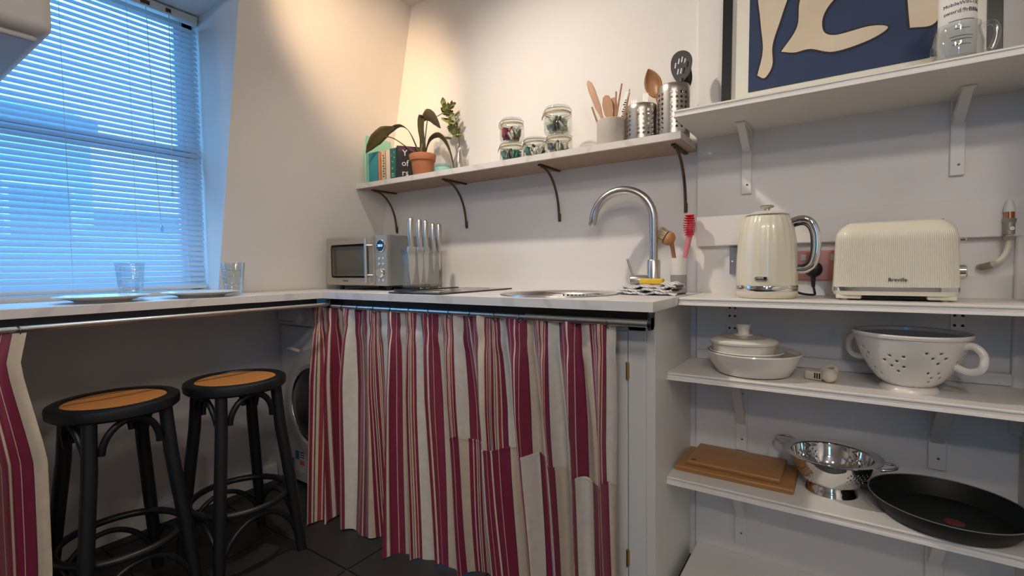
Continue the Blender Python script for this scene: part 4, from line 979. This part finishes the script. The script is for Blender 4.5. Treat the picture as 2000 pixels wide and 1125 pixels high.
ts = thing('toaster', 'cream ribbed long-slot toaster with chrome band on the white shelf', 'toaster', (.098, 1.365, ZS))
TW, TD = .109, .068
def tf(u, v):
    # superellipse body wall, v up
    a = 2*PI*u; n = 7; c, s_ = math.cos(a), math.sin(a); rr = (abs(c)**n+abs(s_)**n)**(-1/n)
    z = .030+.138*v; k = 1-.05*v-.16*max(0, (v-.80)/.20)**2.2
    x, y = TW*rr*c*k, TD*rr*s_*(k-.05*max(0, (v-.8)/.2)**2)
    if v < .86:
        am = .0015*min(1, (.86-v)/.05)
        if abs(y) > TD*.80: y += math.copysign(am*math.cos(TW*rr*c*2*PI/.0072), y)
    return Vector((x, y, z))
def tfu(u, v):
    # denser sampling on the long faces
    q = u*4; seg = int(q) % 4; f = q-int(q)
    th0 = math.atan2(1, 1)
    corners = [(.985, -.9), (.985, .9), (-.985, .9), (-.985, -.9)]
    A = corners[seg]; Bc = corners[(seg+1) % 4]; px_, py_ = A[0]+(Bc[0]-A[0])*f, A[1]+(Bc[1]-A[1])*f
    return tf(math.atan2(py_, px_)/(2*PI) % 1.0, v)
m = MB(); m.grid(tfu, 1600, 14); bmesh.ops.remove_doubles(m.b, verts=m.b.verts, dist=1e-5)
m.obj('body', CREAM, ts, smooth=180)
topv = [tfu(i/400, 1.0) for i in range(400)]
m = MB(); vs1 = [m.b.verts.new(v) for v in topv]; vs2 = [m.b.verts.new((v.x*.93, v.y*.86, v.z+.0035)) for v in topv]
for i in range(400): m.b.faces.new((vs1[i], vs1[(i+1) % 400], vs2[(i+1) % 400], vs2[i]))
m.b.faces.new(vs2); m.obj('top_cover', CREAMP, ts, smooth=40)
for y in (-.022, .022): MB().box(-.082, .082, y-.011, y+.011, .1700, .1717, .0005, 1).obj('bread_slot', HOLE, ts)
def band(z0, z1, k0, k1, nm, mm):
    m = MB(); A = []
    for z, k in ((z0, k0), (z1, k1)): A.append([m.b.verts.new((tf(i/64, 0).x*k, tf(i/64, 0).y*k, z)) for i in range(64)])
    for i in range(64): m.b.faces.new((A[0][i], A[0][(i+1) % 64], A[1][(i+1) % 64], A[1][i]))
    m.b.faces.new(A[1]); m.b.faces.new(list(reversed(A[0]))); return m.obj(nm, mm, ts, smooth=40)
band(.021, .030, 1.004, 1.004, 'chrome_band', CHROME)
band(.012, .0212, .965, 1.0, 'base_upper', CREAMP)
MB().box(-.102, -.055, -.060, .060, .0035, .0125, .003, 2).box(.055, .102, -.060, .060, .0035, .0125, .003, 2).obj('base_skirt', CREAMP, ts)
MB().box(-.052, .052, -.055, .055, .006, .0125).obj('base_underside', HOLE, ts)
for x in (-.085, .085):
    for y in (-.045, .045): MB().cyl((x, y, 0), (x, y, .005), .006, 10).obj('foot', CREAMP, ts)
MB().lathe([(.015, 0), (.015, .010), (.012, .013), (.0005, .013)], 24, M=T(TW-.003, -.03, .062) @ Matrix.Rotation(PI/2, 4, 'Y')).obj('browning_dial', CHROME, ts, smooth=40)
MB().box(TW-.004, TW+.001, -.008, .004, .05, .15, .001).obj('lever_track', CREAMP, ts); MB().box(TW-.002, TW+.012, -.02, .02, .125, .133, .003, 2).obj('lever', CHROME, ts)
text('maker_lettering', 'Breville', .0105, INK, ts, (.006, -TD-.0021, .046), (PI/2, 0, 0), .0006)

# sockets, plug and cord, valve
sk1 = thing('wall_socket', 'grey metal socket plate half hidden behind the kettle', 'socket', (-.235, YA-.0005, .955))
MB().box(-.022, .05, -.008, 0, 0, .078, .002, 2).obj('plate', GREYM, sk1); MB().lathe([(.0026, 0), (.0005, .001)], 8, M=T(-.014, -.0082, .036) @ Matrix.Rotation(PI/2, 4, 'X')).obj('screw', SATIN, sk1)
sk2 = thing('copper_socket', 'copper double socket plate between the kettle and toaster', 'socket', (-.037, YA-.0005, .938))
MB().box(-.066, .066, -.008, 0, 0, .078, .003, 2).obj('plate', COPPL, sk2)
for x in (-.045, .020): MB().box(x, x+.012, -.011, -.007, .052, .068, .001).obj('switch', mat('switch_grey', (.35, .33, .31), .4), sk2)
MB().box(.030, .058, -.010, -.0078, .014, .052, .001).obj('socket_face', BLKPL, sk2)
pg = thing('power_plug', 'round black plug with its cord in the copper socket', 'plug', (-.054, YA-.010, .968))
MB().lathe([(.019, 0), (.021, .006), (.020, .018), (.014, .024), (.0005, .025)], 24, M=Matrix.Rotation(PI/2, 4, 'X')).obj('body', BLKPL, pg, smooth=50)
MB().tube([(0, -.014, -.016), (.001, -.014, -.046)], [.0062, .0045], 10).obj('strain_relief', BLKPL, pg, smooth=50)
MB().tube(spline([(.001, -.014, -.044), (.004, -.018, -.058), (.003, -.028, -.0655), (-.02, -.06, -.062), (-.045, -.085, -.052)], 6), .0028, 8).obj('cord', BLKPL, pg, smooth=60)
vp = thing('pipe_valve', 'white plastic pipe with copper collar at the right of the alcove', 'pipe', (.301, 1.462, .968))
MB().tube(spline([(.002, 0, .075), (.002, 0, .045), (-.004, 0, .025), (-.014, .002, .012), (-.026, .008, .006)], 6), .0062, 12).obj('pipe', mat('aged_white_pipe', (.58, .54, .46), .45), vp, smooth=50)
MB().cyl((.002, 0, .072), (.002, 0, .098), .0095, 12).obj('valve_body', mat('aged_nickel', (.38, .34, .28), .4, .6), vp, smooth=40)
MB().cyl((.002, 0, .060), (.002, 0, .068), .0105, 6).cyl((.002, 0, .098), (.002, 0, .106), .0115, 6).obj('hex_nut', mat('aged_nickel', (.38, .34, .28), .4, .6), vp)
MB().lathe([(.0045, 0), (.004, .003), (.0005, .003)], 12, M=T(.004, -.0115, .084) @ Matrix.Rotation(PI/2, 4, 'X')).obj('valve_screw', PWHITE, vp)
MB().cyl((.002, 0, .106), (.002, 0, .120), .0085, 14).obj('copper_collar', COPPER, vp, smooth=40)
MB().lathe([(.010, .120), (.009, .128), (.006, .142), (.004, .146)], 14).obj('white_cone', PWHITE, vp, (.002, 0, 0), smooth=50)
MB().tube([(-.022, .006, .007), (-.035, .012, .002), (-.037, .026, .002)], [.0078, .0078, .0075], 10).obj('elbow', mat('aged_nickel', (.38, .34, .28), .4, .6), vp, smooth=50)

# ---------------------------------------------------------------- middle shelf things
Z2 = .706
dh = thing('baking_dish', 'large round cream baking dish on the middle shelf', 'dish', (-.177, 1.350, Z2))
MB().lathe([(.0005, .001), (.076, .001), (.084, .004), (.100, .030), (.107, .050), (.1095, .055), (.1085, .058), (.1055, .057), (.097, .030), (.082, .007), (.0005, .006)], 56).obj('body', CERAM, dh, smooth=40)
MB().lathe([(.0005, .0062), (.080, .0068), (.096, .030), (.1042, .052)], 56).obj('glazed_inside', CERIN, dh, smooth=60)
d2 = thing('shallow_dish', 'shallow cream dish nested inside the large baking dish', 'dish', (-.192, 1.346, Z2+.0075))
MB().lathe([(.0005, 0), (.055, 0), (.070, .010), (.084, .047), (.0865, .050), (.084, .052), (.078, .047), (.066, .012), (.0005, .004)], 48).obj('body', CERAM, d2, smooth=40)
d3 = thing('casserole', 'small lidded cream casserole with a flared knob on the stacked dishes', 'casserole', (-.198, 1.344, Z2+.0125))
MB().lathe([(.0005, 0), (.060, 0), (.066, .006), (.074, .055), (.0755, .066), (.072, .066), (.0005, .06)], 48).obj('pot', CERAM, d3, smooth=40)
ld_ = MB().lathe([(.072, .064), (.0790, .066), (.0795, .071), (.076, .0745), (.055, .080), (.030, .084), (.0005, .085)], 48).obj('lid', CERAM, d3, smooth=40)
MB().lathe([(.058, .0802), (.030, .0846), (.020, .0854)], 40).obj('lid_painted_shade', CERIN, ld_, smooth=60)  # brown ring paints shade into the lid's colour around the knob
MB().lathe([(.022, .084), (.022, .087), (.014, .088), (.0135, .096), (.0175, .108), (.0180, .112), (.0150, .1135), (.0005, .112)], 28).obj('knob', CERAM, ld_, smooth=40)
gd = thing('kitchen_gadget', 'small cream plastic gadget with dark slots beside the baking dish', 'gadget', (-.028, 1.340, Z2))
gm = mat('old_cream_plastic', (.60, .53, .42), .4)
MB().box(-.034, .004, -.012, .012, .001, .022, .004, 2, M=RZ(-.35)).obj('body', gm, gd, smooth=40)
for i in range(3): MB().box(-.012+i*.005, -.0095+i*.005, -.0135, -.0115, .006, .019, M=RZ(-.35)).obj('slot', HOLE, gd)
MB().ball((.014, -.012, .0165), .0165, 16, (1, 1.05, 1)).obj('egg_end', gm, gd, smooth=60)
MB().tube(spline([(-.004, .02, .012), (.010, .022, .030), (.026, .012, .032), (.026, -.004, .022)], 5), .0062, 8).obj('arm', gm, gd, smooth=60)

def colander_wall(prof):
    zs = [p[1] for p in prof]
    def f(u, v):
        k = v*(len(prof)-1); i = min(int(k), len(prof)-2); r = prof[i][0]+(prof[i+1][0]-prof[i][0])*(k-i); z = prof[i][1]+(prof[i+1][1]-prof[i][1])*(k-i)
        return Vector((r*math.cos(2*PI*u), r*math.sin(2*PI*u), z))
    return f
wc = thing('ceramic_colander', 'large white ceramic colander with loop handles on the middle shelf', 'colander', (.131, 1.352, Z2))
prof = [(.040, .012), (.056, .024), (.070, .044), (.082, .066), (.091, .088), (.097, .108), (.100, .120)]
def wmask(i, j):
    k = i % 12
    return (k, j) in {(1, 8), (3, 8), (2, 7), (4, 7), (3, 6), (2, 4), (4, 4), (3, 3), (5, 3), (3, 2), (8, 7), (10, 7), (7, 6), (9, 6), (8, 5), (10, 5), (9, 4)}
MB().perforated(colander_wall(prof), 48, 12, .50, wmask).obj('bowl', CERAM, wc, smooth=60, solid=.003)
MB().lathe([(.0950, .118), (.0865, .088), (.0655, .044), (.036, .0165), (.0005, .0165)], 56).obj('glazed_inside', CERIN, wc, smooth=60)  # brown inside, also added behind the holes to block light and darken them
MB().lathe([(.099, .116), (.1045, .119), (.1055, .124), (.1025, .127), (.0975, .125), (.0965, .118)], 56).obj('rim', CERAM, wc, smooth=50)
MB().lathe([(.0005, .012), (.040, .012), (.047, .010), (.0525, .002), (.0525, 0), (.046, 0), (.040, .008), (.0005, .010)], 40).obj('foot', CERAM, wc, smooth=50)
for a in (math.radians(-32), math.radians(180-32)):
    M_ = RZ(a)
    MB().tube(spline([(.092, 0, .104), (.110, 0, .108), (.125, 0, .092), (.123, 0, .066), (.104, 0, .056), (.082, 0, .062)], 6), [.0075]*31, 10, M=M_).obj('handle', CERAM, wc, smooth=60)

# ---------------------------------------------------------------- lower shelf things
Z3 = .432
def board(label, x0, x1, y0, y1, z, th, rz):
    t = thing('chopping_board', label, 'chopping board', ((x0+x1)/2, (y0+y1)/2, z), rz, 'bamboo boards on the lower shelf'); a, b_ = (x1-x0)/2, (y1-y0)/2
    MB().box(-a, a, -b_, b_, .0003, th, .0035, 3).obj('panel', BAMBOO, t, smooth=40)
    MB().box(-a-.0004, a+.0004, -b_-.0004, b_+.0004, th*.34, th*.66, .0005, 1).obj('edge_lamination', BAMBED, t); return t
board('larger bamboo chopping board, lower of the two on the lower shelf', -.358, -.080, 1.300, 1.466, Z3, .0135, 0)
b_ = board('smaller bamboo chopping board lying on top of the other', -.332, -.108, 1.318, 1.470, Z3+.0136, .012, math.radians(-1))
MB().lathe([(.0045, .0121), (.0005, .0122)], 12, sx=1.6).obj('brand_mark', mat('burn_mark', (.10, .04, .015), .7), b_, (-.095, -.062, 0))
scx, scy = -.008, 1.384
sc_ = thing('steel_colander', 'shiny steel colander with wire handles on the lower shelf', 'colander', (scx, scy, Z3))
prof = [(.046, .020), (.060, .028), (.070, .042), (.078, .058), (.083, .074), (.086, .088)]
MB().perforated(colander_wall(prof), 80, 14, .55, lambda i, j: 2 <= j <= 10 and (i % 20) in (5, 6, 7, 8, 9, 10, 11, 12, 13) and (i+j) % 2 == 0 and (abs((i % 20)-9)+abs(j-6) < 8)).obj('bowl', CHROME, sc_, smooth=60, solid=.0012)
MB().lathe([(.0855, .087), (.100, .090), (.1035, .0915), (.1035, .093), (.100, .0925), (.085, .0895)], 56).obj('rim', CHROME, sc_, smooth=50)
MB().lathe([(.0005, .021), (.046, .020), (.046, .016), (.052, .004), (.0565, .0), (.0565, .0015), (.050, .010), (.047, .0215)], 48).obj('foot', CHROME, sc_, smooth=50)
for a in (math.radians(158), math.radians(-22)):
    MB().tube(spline([(.098, -.030, .091), (.118, -.026, .095), (.130, 0, .097), (.118, .026, .095), (.098, .030, .091)], 6), .0032, 8, M=RZ(a)).obj('wire_handle', CHROME, sc_, smooth=60)
pn = thing('frying_pan', 'large black non-stick frying pan at the right of the lower shelf', 'frying pan', (.197, 1.352, Z3))
MB().lathe([(.0005, .001), (.104, .001), (.112, .004), (.130, .028), (.1345, .041), (.1325, .0415), (.127, .029), (.108, .0065), (.0005, .005)], 64).obj('body', PAN, pn, smooth=35)
MB().lathe([(.1320, .0412), (.1348, .0412), (.1345, .0422), (.1322, .0422), (.1320, .0412)], 64).obj('rim', mat('pan_rim', (.22, .23, .22), .4, .5), pn, smooth=50)
MB().lathe([(.017, .0056), (.0005, .0058)], 28).obj('heat_spot', PANRED, pn, (.012, -.020, 0))
MB().tube([(-.126, .030, .026), (-.145, .036, .028)], [.011, .012], 10).obj('handle_mount', BLKPL, pn, smooth=50)
